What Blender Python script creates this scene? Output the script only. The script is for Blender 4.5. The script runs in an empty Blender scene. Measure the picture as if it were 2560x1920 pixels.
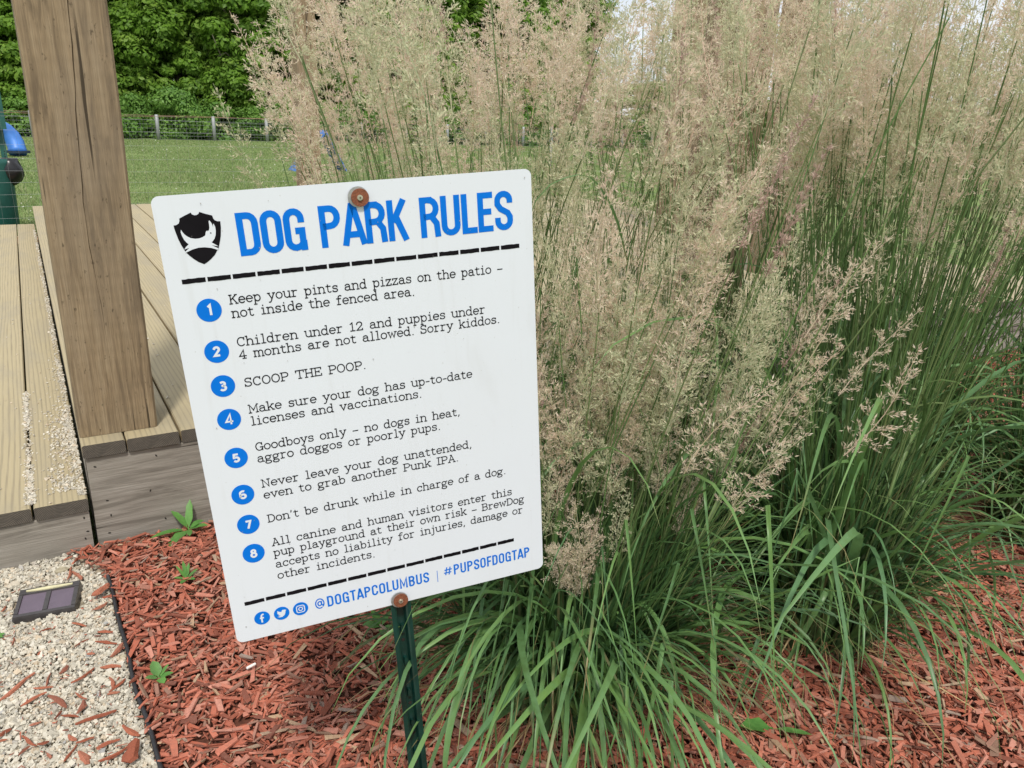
import bpy, math, random
import numpy as np
from mathutils import Vector, Matrix, Euler
from mathutils.geometry import tessellate_polygon
R_ = math.radians
rng = np.random.default_rng(7)
random.seed(7)
SC = bpy.context.scene
COL = SC.collection

# ------------------------------------------------------------------ camera
CAM_H = 1.2
cam = bpy.data.objects.new('camera', bpy.data.cameras.new('camera'))
COL.objects.link(cam)
cam.data.sensor_width = 36.0
cam.data.lens = 36.0 * 1946 / 2560
cam.data.clip_start = 0.05
cam.data.clip_end = 2000
cam.matrix_world = Matrix(((0.85463684, 0.13703545, -0.50081649, 0.0),
                           (-0.5178421, 0.29533764, -0.80287934, 0.0),
                           (0.03788703, 0.94551413, 0.32336915, CAM_H),
                           (0, 0, 0, 1)))
SC.camera = cam

# ------------------------------------------------------------------ light
SUN_EL, SUN_AZ = 56.0, 205.0          # azimuth of the sun, clockwise from +Y
world = bpy.data.worlds.new('World')
SC.world = world
world.use_nodes = True
wn = world.node_tree.nodes; wl = world.node_tree.links
wn.clear()
wo = wn.new('ShaderNodeOutputWorld'); bg = wn.new('ShaderNodeBackground')
sky = wn.new('ShaderNodeTexSky'); sky.sky_type = 'NISHITA'; sky.sun_disc = False
sky.sun_elevation = R_(SUN_EL); sky.sun_rotation = R_(SUN_AZ)
sky.air_density = 1.0; sky.dust_density = 1.6; sky.ozone_density = 1.0
tc = wn.new('ShaderNodeTexCoord'); mp = wn.new('ShaderNodeMapping'); mp.inputs['Scale'].default_value = (1, 1, 3.0)
nz = wn.new('ShaderNodeTexNoise'); nz.inputs['Scale'].default_value = 2.6; nz.inputs['Detail'].default_value = 7; nz.inputs['Roughness'].default_value = .55
cr = wn.new('ShaderNodeValToRGB'); cr.color_ramp.elements[0].position = .30; cr.color_ramp.elements[0].color = (.45, .45, .45, 1)
cr.color_ramp.elements[1].position = .55; cr.color_ramp.elements[1].color = (1, 1, 1, 1)
mx = wn.new('ShaderNodeMix'); mx.data_type = 'RGBA'
mx.inputs['B'].default_value = (9.3, 9.6, 10.2, 1)      # bright thin cloud
wl.new(tc.outputs['Generated'], mp.inputs['Vector']); wl.new(mp.outputs['Vector'], nz.inputs['Vector'])
wl.new(nz.outputs['Fac'], cr.inputs['Fac']); wl.new(cr.outputs['Color'], mx.inputs['Factor'])
wl.new(sky.outputs['Color'], mx.inputs['A']); wl.new(mx.outputs['Result'], bg.inputs['Color'])
bg.inputs['Strength'].default_value = 0.10
wl.new(bg.outputs['Background'], wo.inputs['Surface'])

sun = bpy.data.objects.new('sun', bpy.data.lights.new('sun', 'SUN'))
COL.objects.link(sun)
sun.data.energy = 2.9; sun.data.angle = R_(6.0); sun.data.color = (1.0, .955, .88)
sd = Vector((math.sin(R_(SUN_AZ)) * math.cos(R_(SUN_EL)), math.cos(R_(SUN_AZ)) * math.cos(R_(SUN_EL)), math.sin(R_(SUN_EL))))
sun.rotation_euler = sd.to_track_quat('Z', 'Y').to_euler()
SC.view_settings.view_transform = 'Standard'
SC.view_settings.look = 'None'
SC.view_settings.exposure = 0.12
SC.view_settings.gamma = 1.0
SC.view_settings.use_curve_mapping = False
SC.cycles.max_bounces = 8
SC.cycles.transparent_max_bounces = 4

# ------------------------------------------------------------------ helpers
def tag(o, label=None, cat=None, group=None, kind=None):
    if label: o['label'] = label
    if cat: o['category'] = cat
    if group: o['group'] = group
    if kind: o['kind'] = kind
    return o

def link(name, data, parent=None, loc=(0, 0, 0), rot=(0, 0, 0)):
    o = bpy.data.objects.new(name, data)
    COL.objects.link(o)
    if parent is not None: o.parent = parent
    o.location = loc; o.rotation_euler = rot
    return o

def empty(name, loc=(0, 0, 0), rot=(0, 0, 0)):
    o = link(name, None, None, loc, rot); o.empty_display_size = .1
    return o

def arr_mesh(name, V, quads=None, tris=None, mats=(), tint=None, smooth=False, matidx=None, along=None):
    V = np.asarray(V, np.float32).reshape(-1, 3)
    me = bpy.data.meshes.new(name)
    me.vertices.add(len(V)); me.vertices.foreach_set('co', V.ravel())
    idx, starts, tot = [], [], []
    nq = 0 if quads is None else len(quads); nt = 0 if tris is None else len(tris)
    if nq: idx.append(np.asarray(quads, np.int32).ravel())
    if nt: idx.append(np.asarray(tris, np.int32).ravel())
    idx = np.concatenate(idx)
    starts = np.concatenate([np.arange(nq) * 4, nq * 4 + np.arange(nt) * 3]).astype(np.int32)
    tot = np.concatenate([np.full(nq, 4), np.full(nt, 3)]).astype(np.int32)
    me.loops.add(len(idx)); me.loops.foreach_set('vertex_index', idx)
    me.polygons.add(nq + nt)
    me.polygons.foreach_set('loop_start', starts)
    me.polygons.foreach_set('loop_total', tot)
    if matidx is not None: me.polygons.foreach_set('material_index', np.asarray(matidx, np.int32))
    if smooth: me.polygons.foreach_set('use_smooth', np.ones(nq + nt, bool))
    else: me.polygons.foreach_set('use_smooth', np.zeros(nq + nt, bool))
    for m in mats: me.materials.append(m)
    if tint is not None:
        a = me.attributes.new('tint', 'FLOAT', 'POINT'); a.data.foreach_set('value', np.asarray(tint, np.float32))
    if along is not None:
        a = me.attributes.new('along', 'FLOAT', 'POINT'); a.data.foreach_set('value', np.asarray(along, np.float32))
    me.update(calc_edges=True); me.validate()
    return me

class MB:
    """collects simple solids, then becomes ONE mesh"""
    def __init__(s): s.v = []; s.f = []; s.m = []
    def add(s, v, f, mi=0):
        k = len(s.v); s.v += [tuple(p) for p in v]; s.f += [tuple(i + k for i in q) for q in f]; s.m += [mi] * len(f)
        return s
    def box(s, x0, x1, y0, y1, z0, z1, mi=0, endmi=None, c=0.0):
        if c <= 0:
            v = [(x, y, z) for z in (z0, z1) for y in (y0, y1) for x in (x0, x1)]
            f = [(0, 2, 3, 1), (4, 5, 7, 6), (0, 1, 5, 4), (2, 6, 7, 3), (0, 4, 6, 2), (1, 3, 7, 5)]
            k = len(s.f); s.add(v, f, mi)
            if endmi is not None: s.m[k + 2] = endmi; s.m[k + 3] = endmi
            return s
        # board along y with eased long edges, section in xz
        pr = [(x0 + c, z0), (x1 - c, z0), (x1, z0 + c), (x1, z1 - c), (x1 - c, z1), (x0 + c, z1), (x0, z1 - c), (x0, z0 + c)]
        n = 8; v = [(x, y0, z) for x, z in pr] + [(x, y1, z) for x, z in pr]
        f = [(i, (i + 1) % n, n + (i + 1) % n, n + i) for i in range(n)]
        s.add(v, f, mi); s.add(v, [tuple(range(n - 1, -1, -1)), tuple(range(n, 2 * n))], mi if endmi is None else endmi)
        return s
    def tube(s, pts, r, n=8, mi=0, cap=True):
        pts = [Vector(p) for p in pts]; rs = r if hasattr(r, '__len__') else [r] * len(pts)
        v = []; prev = None
        for i, p in enumerate(pts):
            t = (pts[min(i + 1, len(pts) - 1)] - pts[max(i - 1, 0)]).normalized()
            if prev is None:
                u = t.orthogonal().normalized()
            else:
                u = (prev - t * prev.dot(t)).normalized()
            prev = u; w = t.cross(u)
            v += [tuple(p + rs[i] * (math.cos(2 * math.pi * k / n) * u + math.sin(2 * math.pi * k / n) * w)) for k in range(n)]
        f = [(i * n + k, i * n + (k + 1) % n, (i + 1) * n + (k + 1) % n, (i + 1) * n + k) for i in range(len(pts) - 1) for k in range(n)]
        if cap: f += [tuple(range(n - 1, -1, -1)), tuple((len(pts) - 1) * n + k for k in range(n))]
        return s.add(v, f, mi)
    def prism(s, poly, y0, y1, mi=0):
        """polygon in xz (counter-clockwise seen from -y), extruded y0 -> y1"""
        n = len(poly)
        v = [(x, y0, z) for x, z in poly] + [(x, y1, z) for x, z in poly]
        tr = tessellate_polygon([[Vector((x, z, 0)) for x, z in poly]])
        def ccw(t):
            a, b, c = (poly[i] for i in t)
            return (b[0] - a[0]) * (c[1] - a[1]) - (b[1] - a[1]) * (c[0] - a[0]) > 0
        f = []
        for t in tr:
            t = tuple(t)
            if not ccw(t): t = t[::-1]
            f.append(t); f.append(tuple(n + i for i in t[::-1]))
        f += [(i, n + i, n + (i + 1) % n, (i + 1) % n) for i in range(n)]
        return s.add(v, f, mi)
    def mesh(s, name, mats, smooth=False):
        me = bpy.data.meshes.new(name); me.from_pydata(s.v, [], s.f)
        for m in mats: me.materials.append(m)
        me.polygons.foreach_set('material_index', s.m)
        me.polygons.foreach_set('use_smooth', [smooth] * len(s.f))
        me.update(); return me
    def obj(s, name, mats, parent=None, smooth=False, loc=(0, 0, 0), rot=(0, 0, 0)):
        if not isinstance(mats, (list, tuple)): mats = [mats]
        return link(name, s.mesh(name, mats, smooth), parent, loc, rot)

# ------------------------------------------------------------------ materials
class NT:
    def __init__(s, name):
        s.m = bpy.data.materials.new(name); s.m.use_nodes = True
        s.n = s.m.node_tree.nodes; s.l = s.m.node_tree.links
        s.b = s.n['Principled BSDF']; s.out = s.n['Material Output']
    def new(s, t, **kw):
        n = s.n.new(t)
        for k, v in kw.items():
            if k.startswith('_'): setattr(n, k[1:], v)
            else: n.inputs[k].default_value = v
        return n
    def link(s, a, b): s.l.new(a, b)
    def coords(s, scale=(1, 1, 1), jitter=5.0):
        t = s.new('ShaderNodeTexCoord'); o = s.new('ShaderNodeObjectInfo')
        v = s.new('ShaderNodeVectorMath', _operation='SCALE'); v.inputs[0].default_value = (jitter, jitter * 1.7, jitter * 2.3)
        s.link(o.outputs['Random'], v.inputs['Scale'])
        a = s.new('ShaderNodeVectorMath', _operation='ADD'); s.link(t.outputs['Object'], a.inputs[0]); s.link(v.outputs[0], a.inputs[1])
        m = s.new('ShaderNodeMapping', Scale=scale); s.link(a.outputs[0], m.inputs['Vector'])
        return m.outputs['Vector']
    def noise(s, vec, scale=5, detail=4, rough=.5, dist=0):
        n = s.new('ShaderNodeTexNoise', Scale=scale, Detail=detail, Roughness=rough, Distortion=dist)
        if vec is not None: s.link(vec, n.inputs['Vector'])
        return n.outputs['Fac']
    def ramp(s, fac, stops):
        r = s.new('ShaderNodeValToRGB'); e = r.color_ramp.elements
        while len(e) < len(stops): e.new(.5)
        for k, (p, c) in enumerate(stops):
            e[k].position = p; e[k].color = (*c, 1) if len(c) == 3 else c
        s.link(fac, r.inputs['Fac']); return r.outputs['Color']
    def mix(s, fac, a, b, mode='MIX'):
        m = s.new('ShaderNodeMix', _data_type='RGBA', _blend_type=mode)
        for i, v in (('Factor', fac), ('A', a), ('B', b)):
            if hasattr(v, 'is_linked') or hasattr(v, 'links'): s.link(v, m.inputs[i])
            elif i == 'Factor': m.inputs[i].default_value = v
            else: m.inputs[i].default_value = (*v, 1)
        return m.outputs['Result']
    def math(s, op, a, b=0.0):
        m = s.new('ShaderNodeMath', _operation=op)
        for i, v in ((0, a), (1, b)):
            if hasattr(v, 'links'): s.link(v, m.inputs[i])
            else: m.inputs[i].default_value = v
        return m.outputs[0]
    def bump(s, h, strength=.3, dist=.002):
        b = s.new('ShaderNodeBump', Strength=strength, Distance=dist); s.link(h, b.inputs['Height'])
        s.link(b.outputs['Normal'], s.b.inputs['Normal']); return b
    def color(s, c):
        if hasattr(c, 'links'): s.link(c, s.b.inputs['Base Color'])
        else: s.b.inputs['Base Color'].default_value = (*c, 1)
        return s
    def set(s, **kw):
        for k, v in kw.items(): s.b.inputs[k.replace('_', ' ')].default_value = v
        return s

def plain(name, c, rough=.6, metal=0.0, var=.15, scale=40, bump=0.0, spec=.5):
    t = NT(name); v = t.coords((1, 1, 1))
    n = t.noise(v, scale, 5, .6)
    d = tuple(x * (1 - var) for x in c); e = tuple(min(1, x * (1 + var)) for x in c)
    t.color(t.ramp(n, [(.3, d), (.7, e)])).set(Roughness=rough, Metallic=metal, Specular_IOR_Level=spec)
    if bump: t.bump(n, bump, .001)
    return t.m

def wood(name, base, dark, light, axis='z', crackle=.6, stain=None, rough=.8, bump=.5, gs=1.0, saw=False):
    t = NT(name)
    def sc(a, b):
        return {'z': (a, a, b), 'y': (a, b, a), 'x': (b, a, a)}[axis]
    v1 = t.coords(sc(1, .09)); v2 = t.coords(sc(1, .02))
    g = t.noise(v1, 55 * gs, 6, .62, .6)          # broad grain
    fine = t.noise(v2, 330 * gs, 4, .6)           # fibres
    big = t.noise(t.coords(sc(1, .35)), 4.5, 4, .6, .3)
    c = t.ramp(g, [(.36, dark), (.5, base), (.64, light)])
    c = t.mix(t.ramp(fine, [(.35, (0, 0, 0)), (.65, (1, 1, 1))]), c, t.mix(.55, c, dark), 'MIX')
    c = t.mix(t.ramp(big, [(.42, (0, 0, 0)), (.7, (.55, .55, .55))]), c, stain or dark)
    if saw:
        w = t.new('ShaderNodeTexWave', _wave_type='BANDS', _bands_direction='Z', Scale=9.0, Distortion=3.5, Detail=3.0)
        w.inputs['Detail Scale'].default_value = 2.0; t.link(t.coords((.25, .25, 1)), w.inputs['Vector'])
        sm = t.noise(t.coords((1, 1, .5)), 26, 5, .7)
        c = t.mix(t.math('MULTIPLY', t.math('MULTIPLY', w.outputs['Fac'], sm), .22), c, dark)
        pit = t.noise(t.coords((1, 1, .35)), 120, 3, .6)
        c = t.mix(t.ramp(pit, [(.64, (0, 0, 0)), (.72, (.7, .7, .7))]), c, tuple(x * .35 for x in dark))
    # drying checks
    ck = t.noise(t.coords(sc(1, .035)), 38, 3, .5, .25)
    ckm = t.ramp(ck, [(.625, (0, 0, 0)), (.655, (1, 1, 1))])
    c = t.mix(t.math('MULTIPLY', ckm, crackle), c, tuple(x * .25 for x in dark))
    t.color(c).set(Roughness=rough, Specular_IOR_Level=.25)
    h = t.math('SUBTRACT', t.math('ADD', t.math('MULTIPLY', g, .5), t.math('MULTIPLY', fine, .6)), t.math('MULTIPLY', ckm, 1.2))
    t.bump(h, bump, .0018)
    return t.m

def cathedral(name, base, dark, light, stain):
    """plank top: flat-sawn figure along y"""
    t = NT(name)
    v = t.coords((1, .055, 1), 3.0)
    w = t.new('ShaderNodeTexWave', _wave_type='BANDS', _bands_direction='X', Scale=22.0, Distortion=9.0, Detail=3.0)
    w.inputs['Detail Scale'].default_value = .55; w.inputs['Detail Roughness'].default_value = .5
    t.link(v, w.inputs['Vector'])
    fine = t.noise(t.coords((1, .02, 1)), 300, 4, .6)
    big = t.noise(t.coords((1, .25, 1)), 6, 5, .62, .4)
    spot = t.noise(t.coords((1, .5, 1)), 45, 4, .6)
    c = t.ramp(w.outputs['Fac'], [(.0, base), (.6, base), (.95, dark)])
    c = t.mix(t.ramp(fine, [(.3, (0, 0, 0)), (.7, (.6, .6, .6))]), c, light)
    c = t.mix(t.ramp(big, [(.46, (0, 0, 0)), (.72, (.75, .75, .75))]), c, stain)
    c = t.mix(t.ramp(spot, [(.62, (0, 0, 0)), (.74, (.4, .4, .4))]), c, dark)
    oi = t.new('ShaderNodeObjectInfo')
    c = t.mix(t.math('MULTIPLY', oi.outputs['Random'], .35), c, tuple(x * .72 for x in base))
    t.color(c).set(Roughness=.78, Specular_IOR_Level=.25)
    t.bump(t.math('ADD', t.math('MULTIPLY', w.outputs['Fac'], -.4), fine), .35, .0012)
    return t.m

def endgrain(name, base, dark):
    t = NT(name)
    v = t.coords((1, 1, 1), 0.0)
    mpn = t.new('ShaderNodeMapping', Location=(.012, 0, .055)); t.link(v, mpn.inputs['Vector'])
    w = t.new('ShaderNodeTexWave', _wave_type='RINGS', _rings_direction='Y', Scale=75.0, Distortion=1.6, Detail=2.0)
    t.link(mpn.outputs['Vector'], w.inputs['Vector'])
    n = t.noise(v, 70, 5, .6)
    c = t.ramp(w.outputs['Fac'], [(.1, dark), (.8, base)])
    c = t.mix(t.ramp(n, [(.4, (0, 0, 0)), (.7, (.6, .6, .6))]), c, dark)
    t.color(c).set(Roughness=.9, Specular_IOR_Level=.2); t.bump(w.outputs['Fac'], .5, .001)
    return t.m

def leafmat(name, cols, rough=.5, trans=.35, tips=False, spec=.3, streak=True):
    t = NT(name)
    oi = t.new('ShaderNodeObjectInfo'); at = t.new('ShaderNodeAttribute', _attribute_name='tint')
    f = t.math('FRACT', t.math('ADD', oi.outputs['Random'], at.outputs['Fac']))
    n = len(cols)
    c = t.ramp(f, [((k + .5) / n, cols[k]) for k in range(n)])
    if streak:
        ns = t.noise(t.coords((1, 1, 1)), 60, 3, .6)
        c = t.mix(t.ramp(ns, [(.35, (0, 0, 0)), (.75, (.5, .5, .5))]), c, tuple(x * 1.5 for x in cols[n // 2]))
    if tips:
        al = t.new('ShaderNodeAttribute', _attribute_name='along')
        th = t.math('ADD', .80, t.math('MULTIPLY', f, .42)); mk = t.math('MULTIPLY', t.math('SUBTRACT', al.outputs['Fac'], th), 7.0)
        cl = t.new('ShaderNodeClamp'); t.link(mk, cl.inputs['Value'])
        c = t.mix(cl.outputs[0], c, (.36, .27, .12))
        md = t.noise(t.coords((1, 1, 1)), 14, 4, .7)
        c = t.mix(t.ramp(md, [(.69, (0, 0, 0)), (.78, (.45, .45, .45))]), c, (.40, .34, .13))
        sk = t.noise(t.coords((1, 1, 1)), 420, 2, .5)
        c = t.mix(t.ramp(sk, [(.72, (0, 0, 0)), (.78, (.7, .7, .7))]), c, (.50, .50, .32))
    t.color(c).set(Roughness=rough, Specular_IOR_Level=spec)
    tr = t.new('ShaderNodeBsdfTranslucent'); ms = t.new('ShaderNodeMixShader', Fac=trans)
    t.link(c, tr.inputs['Color'])
    t.link(t.b.outputs[0], ms.inputs[1]); t.link(tr.outputs[0], ms.inputs[2]); t.link(ms.outputs[0], t.out.inputs['Surface'])
    return t.m

def tintmat(name, stops, rough=.85, noise_scale=0, bump=0, spec=.25):
    """colour picked per piece by the 'tint' attribute (and per object)"""
    t = NT(name)
    oi = t.new('ShaderNodeObjectInfo'); at = t.new('ShaderNodeAttribute', _attribute_name='tint')
    f = t.math('FRACT', t.math('ADD', oi.outputs['Random'], at.outputs['Fac']))
    c = t.ramp(f, stops)
    if noise_scale:
        nn = t.noise(t.coords((1, 1, 1)), noise_scale, 4, .65)
        c = t.mix(t.ramp(nn, [(.3, (.6, .6, .6)), (.7, (0, 0, 0))]), c, tuple(x * .45 for x in stops[len(stops) // 2][1]))
        if bump: t.bump(nn, bump, .002)
    t.color(c).set(Roughness=rough, Specular_IOR_Level=spec)
    return t.m

M = {}
M['post'] = wood('weathered_post_wood', (.285, .210, .126), (.150, .110, .068), (.350, .268, .168), 'z', .9, (.235, .192, .142), bump=.75, saw=True)
M['plank'] = cathedral('treated_deck_wood', (.405, .340, .208), (.255, .215, .140), (.46, .39, .25), (.29, .26, .20))
M['edgewood'] = wood('cut_plank_edge_wood', (.50, .41, .25), (.36, .29, .17), (.58, .49, .31), 'y', .2)
M['end'] = endgrain('grey_end_grain', (.155, .135, .110), (.065, .058, .050))
M['fascia'] = wood('grey_weathered_fascia_wood', (.31, .285, .245), (.165, .148, .124), (.40, .37, .325), 'x', .9, (.27, .245, .21), bump=1.0, gs=.8)
M['sign'] = plain('white_coated_metal', (.655, .69, .745), .42, 0, .015, 8)
def sign_mat():
    t = NT('white_coated_sign_metal'); v = t.coords((1, 1, .35), 0)
    a = t.noise(v, 9, 6, .65, .5); b = t.noise(t.coords((1, 1, .06), 0), 60, 4, .6); s_ = t.noise(t.coords((1, 1, 1), 0), 260, 2, .5)
    c = t.ramp(a, [(.38, (.665, .70, .755)), (.62, (.655, .688, .738)), (.78, (.60, .625, .655))])
    c = t.mix(t.ramp(b, [(.58, (0, 0, 0)), (.75, (.35, .35, .35))]), c, (.56, .575, .59))
    c = t.mix(t.ramp(s_, [(.70, (0, 0, 0)), (.76, (.5, .5, .5))]), c, (.42, .41, .39))
    t.color(c).set(Specular_IOR_Level=.5)
    rr = t.ramp(a, [(.3, (.28, .28, .28)), (.7, (.5, .5, .5))]); t.link(rr, t.b.inputs['Roughness'])
    t.bump(t.noise(t.coords((1, 1, 1), 0), 4, 2, .5), .05, .02)
    return t.m
M['sign'] = sign_mat()
M['blue'] = plain('blue_ink', (.0, .150, .62), .5, 0, .05, 30, 0, .15)
M['ink'] = plain('black_ink', (.007, .006, .008), .6, 0, .2, 30, 0, .08)
M['white_ink'] = plain('white_ink', (.655, .69, .745), .42, 0, .01, 8)
M['greenpost'] = plain('green_enamelled_steel', (.003, .034, .026), .32, .0, .35, 25, 0, .6)
M['chip_light'] = plain('worn_enamel', (.25, .38, .34), .5, 0, .3, 90)
M['rust'] = plain('rusty_steel', (.20, .065, .030), .75, .1, .45, 500, .5)
M['zinc'] = plain('zinc_steel', (.42, .42, .42), .45, .7, .25, 200)
M['screw'] = plain('bright_screw_steel', (.62, .58, .48), .35, .8, .2, 300)
M['blackplastic'] = plain('black_plastic', (.018, .018, .020), .55, 0, .4, 60)
M['bronze'] = plain('dark_bronze_plastic', (.055, .050, .050), .38, 0, .2, 60, 0, .5)
M['pane'] = plain('violet_solar_pane', (.115, .085, .115), .22, 0, .08, 30, 0, .6)
M['cream'] = plain('cream_lens', (.62, .58, .36), .35, 0, .1, 40)
M['hole'] = plain('dark_hole', (.02, .016, .012), .9)
M['white'] = plain('white_paper', (.78, .76, .72), .7)
M['wire'] = plain('galvanised_wire', (.22, .23, .23), .6, .3, .2, 50)
M['rustwire'] = plain('rusty_top_wire', (.22, .12, .08), .7, .3, .3, 50)
M['fpost'] = plain('galvanised_fence_post', (.30, .31, .31), .55, .3, .15, 20)
M['bluetube'] = plain('blue_plastic', (.045, .17, .52), .4, 0, .25, 3)
M['tubedark'] = plain('dark_tunnel_inside', (.015, .03, .05), .8)
M['bin'] = plain('green_painted_metal', (.012, .085, .070), .45, 0, .2, 6)
M['bag'] = plain('black_bin_bag', (.010, .010, .012), .3, 0, .3, 30, .4)
M['bark'] = wood('grey_bark', (.20, .17, .13), (.09, .075, .06), (.28, .25, .20), 'z', .5, bump=1.0)
BROWN = (.33, .075, .038)
M['mulch'] = tintmat('red_dyed_wood_chip', [(.0, (.13, .046, .030)), (.15, (.27, .074, .042)), (.4, (.45, .118, .064)), (.65, (.53, .170, .105)), (.84, (.57, .26, .19)), (.91, (.22, .14, .10)), (.96, (.50, .36, .22)), (1., (.30, .26, .22))], .8, 160, .4)
M['straw'] = tintmat('tan_litter', [(0, (.35, .22, .12)), (.5, (.52, .36, .22)), (1, (.6, .45, .3))], .85)
M['gravel'] = tintmat('pale_pea_gravel', [(0, (.34, .31, .26)), (.12, (.44, .41, .34)), (.4, (.54, .50, .41)), (.75, (.62, .58, .49)), (.93, (.53, .43, .31)), (1., (.36, .36, .35))], .75, 0)
M['soil'] = plain('dark_mulch_soil', (.12, .040, .022), .95, 0, .5, 60, .8)
M['gravelbase'] = plain('gravel_dust', (.34, .29, .21), .95, 0, .4, 160, .8)
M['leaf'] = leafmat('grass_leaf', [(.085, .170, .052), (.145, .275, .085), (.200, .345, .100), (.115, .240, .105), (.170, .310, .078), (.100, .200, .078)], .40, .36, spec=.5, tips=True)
M['leaf_in_shade'] = leafmat('shaded_inner_grass_leaf', [(.040, .090, .030), (.066, .138, .044), (.095, .175, .050), (.052, .122, .054), (.17, .14, .065), (.074, .150, .044)], .5, .25, tips=True)  # greens darkened to paint the shade inside the clumps into the leaf colour
M['stem'] = leafmat('grass_stem', [(.075, .145, .045), (.115, .195, .062), (.155, .20, .080)], .45, .1)
M['dry'] = leafmat('dry_blade', [(.42, .27, .12), (.5, .38, .2), (.36, .25, .14)], .7, .2)
M['seed_tan'] = leafmat('tan_spikelets', [(.66, .57, .41), (.80, .70, .54), (.80, .63, .53), (.64, .62, .42), (.87, .78, .64), (.78, .60, .50)], .6, .5, streak=False)
M['seed_green'] = leafmat('green_spikelets', [(.52, .53, .34), (.62, .61, .40), (.68, .61, .43), (.46, .50, .31)], .7, .38, streak=False)
M['seed_purple'] = leafmat('purple_spikelets', [(.50, .34, .30), (.62, .46, .39), (.44, .30, .26), (.70, .56, .46)], .7, .35, streak=False)
M['tree_leaf'] = leafmat('tree_leaves', [(.155, .290, .036), (.215, .380, .048), (.120, .235, .034), (.270, .420, .062), (.180, .330, .044)], .5, .5, streak=False)
M['vine_leaf'] = leafmat('vine_leaves', [(.115, .240, .046), (.150, .290, .054), (.185, .330, .062)], .45, .35, streak=False)
M['weed'] = leafmat('weed_leaf', [(.10, .26, .06), (.13, .31, .07), (.11, .24, .07)], .45, .3)
M['turf'] = leafmat('turf_blade', [(.165, .250, .080), (.215, .305, .100), (.255, .335, .125), (.32, .34, .17)], .6, .3, streak=False)
M['clover'] = plain('white_clover', (.48, .50, .38), .8)

def ground_mat():
    t = NT('turf_soil'); v = t.coords((1, 1, 1), 0)
    a = t.noise(v, .45, 5, .6); b = t.noise(v, 9, 6, .7)
    c = t.ramp(a, [(.35, (.15, .215, .075)), (.6, (.20, .27, .095)), (.8, (.25, .285, .125))])
    c = t.mix(t.ramp(b, [(.45, (0, 0, 0)), (.7, (.55, .55, .55))]), c, (.17, .18, .085))
    t.color(c).set(Roughness=.95, Specular_IOR_Level=.1); t.bump(b, .8, .04)
    return t.m
M['field'] = ground_mat()

# view test: keep small pieces only where a camera near the photograph's could see them
CI = cam.matrix_world.inverted()
CI = np.array(CI)
def in_view(P, margin=250, step=0.0):
    P = np.asarray(P, float); Q = P @ CI[:3, :3].T + CI[:3, 3]
    z = -Q[:, 2]; ok = z > .1; zz = np.where(ok, z, 1)
    x = 1280 + 1946 * Q[:, 0] / zz; y = 960 - 1946 * Q[:, 1] / zz
    return ok & (x > -margin) & (x < 2560 + margin) & (y > -margin) & (y < 1920 + margin)

# ------------------------------------------------------------------ setting: ground
# one big sheet: level by the deck, falling 0.4 m to the back fence of the dog run
def field_z(y):
    return np.interp(y, [-30, 8.2, 9, 41, 60, 900], [-.02, -.02, -.02, -.4, -.5, -.5])
xs = np.concatenate([[-700, -200, -60], np.linspace(-20, 40, 31), [80, 200, 800]])
ys = np.concatenate([[-60, -20, 0, 4, 8.2], np.linspace(9, 41, 17), [50, 60, 100, 250, 900]])
X, Y = np.meshgrid(xs, ys); Z = field_z(Y) + .015 * np.sin(X * .8) * np.cos(Y * .5) * (Y > 9) * (Y < 60)
V = np.stack([X, Y, Z], -1).reshape(-1, 3); nx = len(xs)
Q = [(j * nx + i, j * nx + i + 1, (j + 1) * nx + i + 1, (j + 1) * nx + i) for j in range(len(ys) - 1) for i in range(nx - 1)]
g = link('ground', arr_mesh('ground', V, Q, mats=[M['field']], smooth=True)); tag(g, 'open ground and lawn of the dog run behind the deck', kind='structure')

def sheet(name, poly, z, mat, label):
    mb = MB(); mb.add([(x, y, z) for x, y in poly], [tuple(range(len(poly)))])
    return tag(mb.obj(name, mat), label, kind='structure')
EDGE = [(.048, 2.20), (.048, 2.048), (.053, 1.841), (.057, 1.569), (.070, 1.327), (.085, 1.1), (.11, .7), (.14, .1), (.16, -.8)]
def edge_x(y): return np.interp(-np.asarray(y), [-p[1] for p in EDGE], [p[0] for p in EDGE])
sheet('mulch_soil', [(EDGE[-1][0], -.8), (9, -.8), (9, 2.40), (.048, 2.40)] + [EDGE[i] for i in range(0, 8)], -.004, M['soil'], 'dark red soil under the wood mulch bed')
sheet('gravel_soil', [(-2.5, -.8), (EDGE[-1][0], -.8)] + [EDGE[i] for i in range(7, -1, -1)] + [(.048, 2.26), (-2.5, 2.26)][:], -.004, M['gravelbase'], 'sandy base under the pale gravel strip')
sheet('litter_soil', [(-3, 8.06), (9, 8.06), (9, 8.55), (-3, 8.5)], -.008, M['straw'], 'bare litter strip along the wire fence')

# pieces as deformed blocks (8 corners, 12 triangles each), merged: nobody could count them
CORN = np.array([(x, y, z) for z in (-1, 1) for y in (-1, 1) for x in (-1, 1)], float)
BOXF = np.array([(0, 2, 3, 1), (4, 5, 7, 6), (0, 1, 5, 4), (2, 6, 7, 3), (0, 4, 6, 2), (1, 3, 7, 5)])
def rotmats(yaw, pitch, roll):
    cy, sy, cp, sp, cr_, sr = np.cos(yaw), np.sin(yaw), np.cos(pitch), np.sin(pitch), np.cos(roll), np.sin(roll)
    Rm = np.empty((len(yaw), 3, 3))
    Rm[:, 0, 0] = cy * cp; Rm[:, 0, 1] = cy * sp * sr - sy * cr_; Rm[:, 0, 2] = cy * sp * cr_ + sy * sr
    Rm[:, 1, 0] = sy * cp; Rm[:, 1, 1] = sy * sp * sr + cy * cr_; Rm[:, 1, 2] = sy * sp * cr_ - cy * sr
    Rm[:, 2, 0] = -sp; Rm[:, 2, 1] = cp * sr; Rm[:, 2, 2] = cp * cr_
    return Rm
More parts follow.
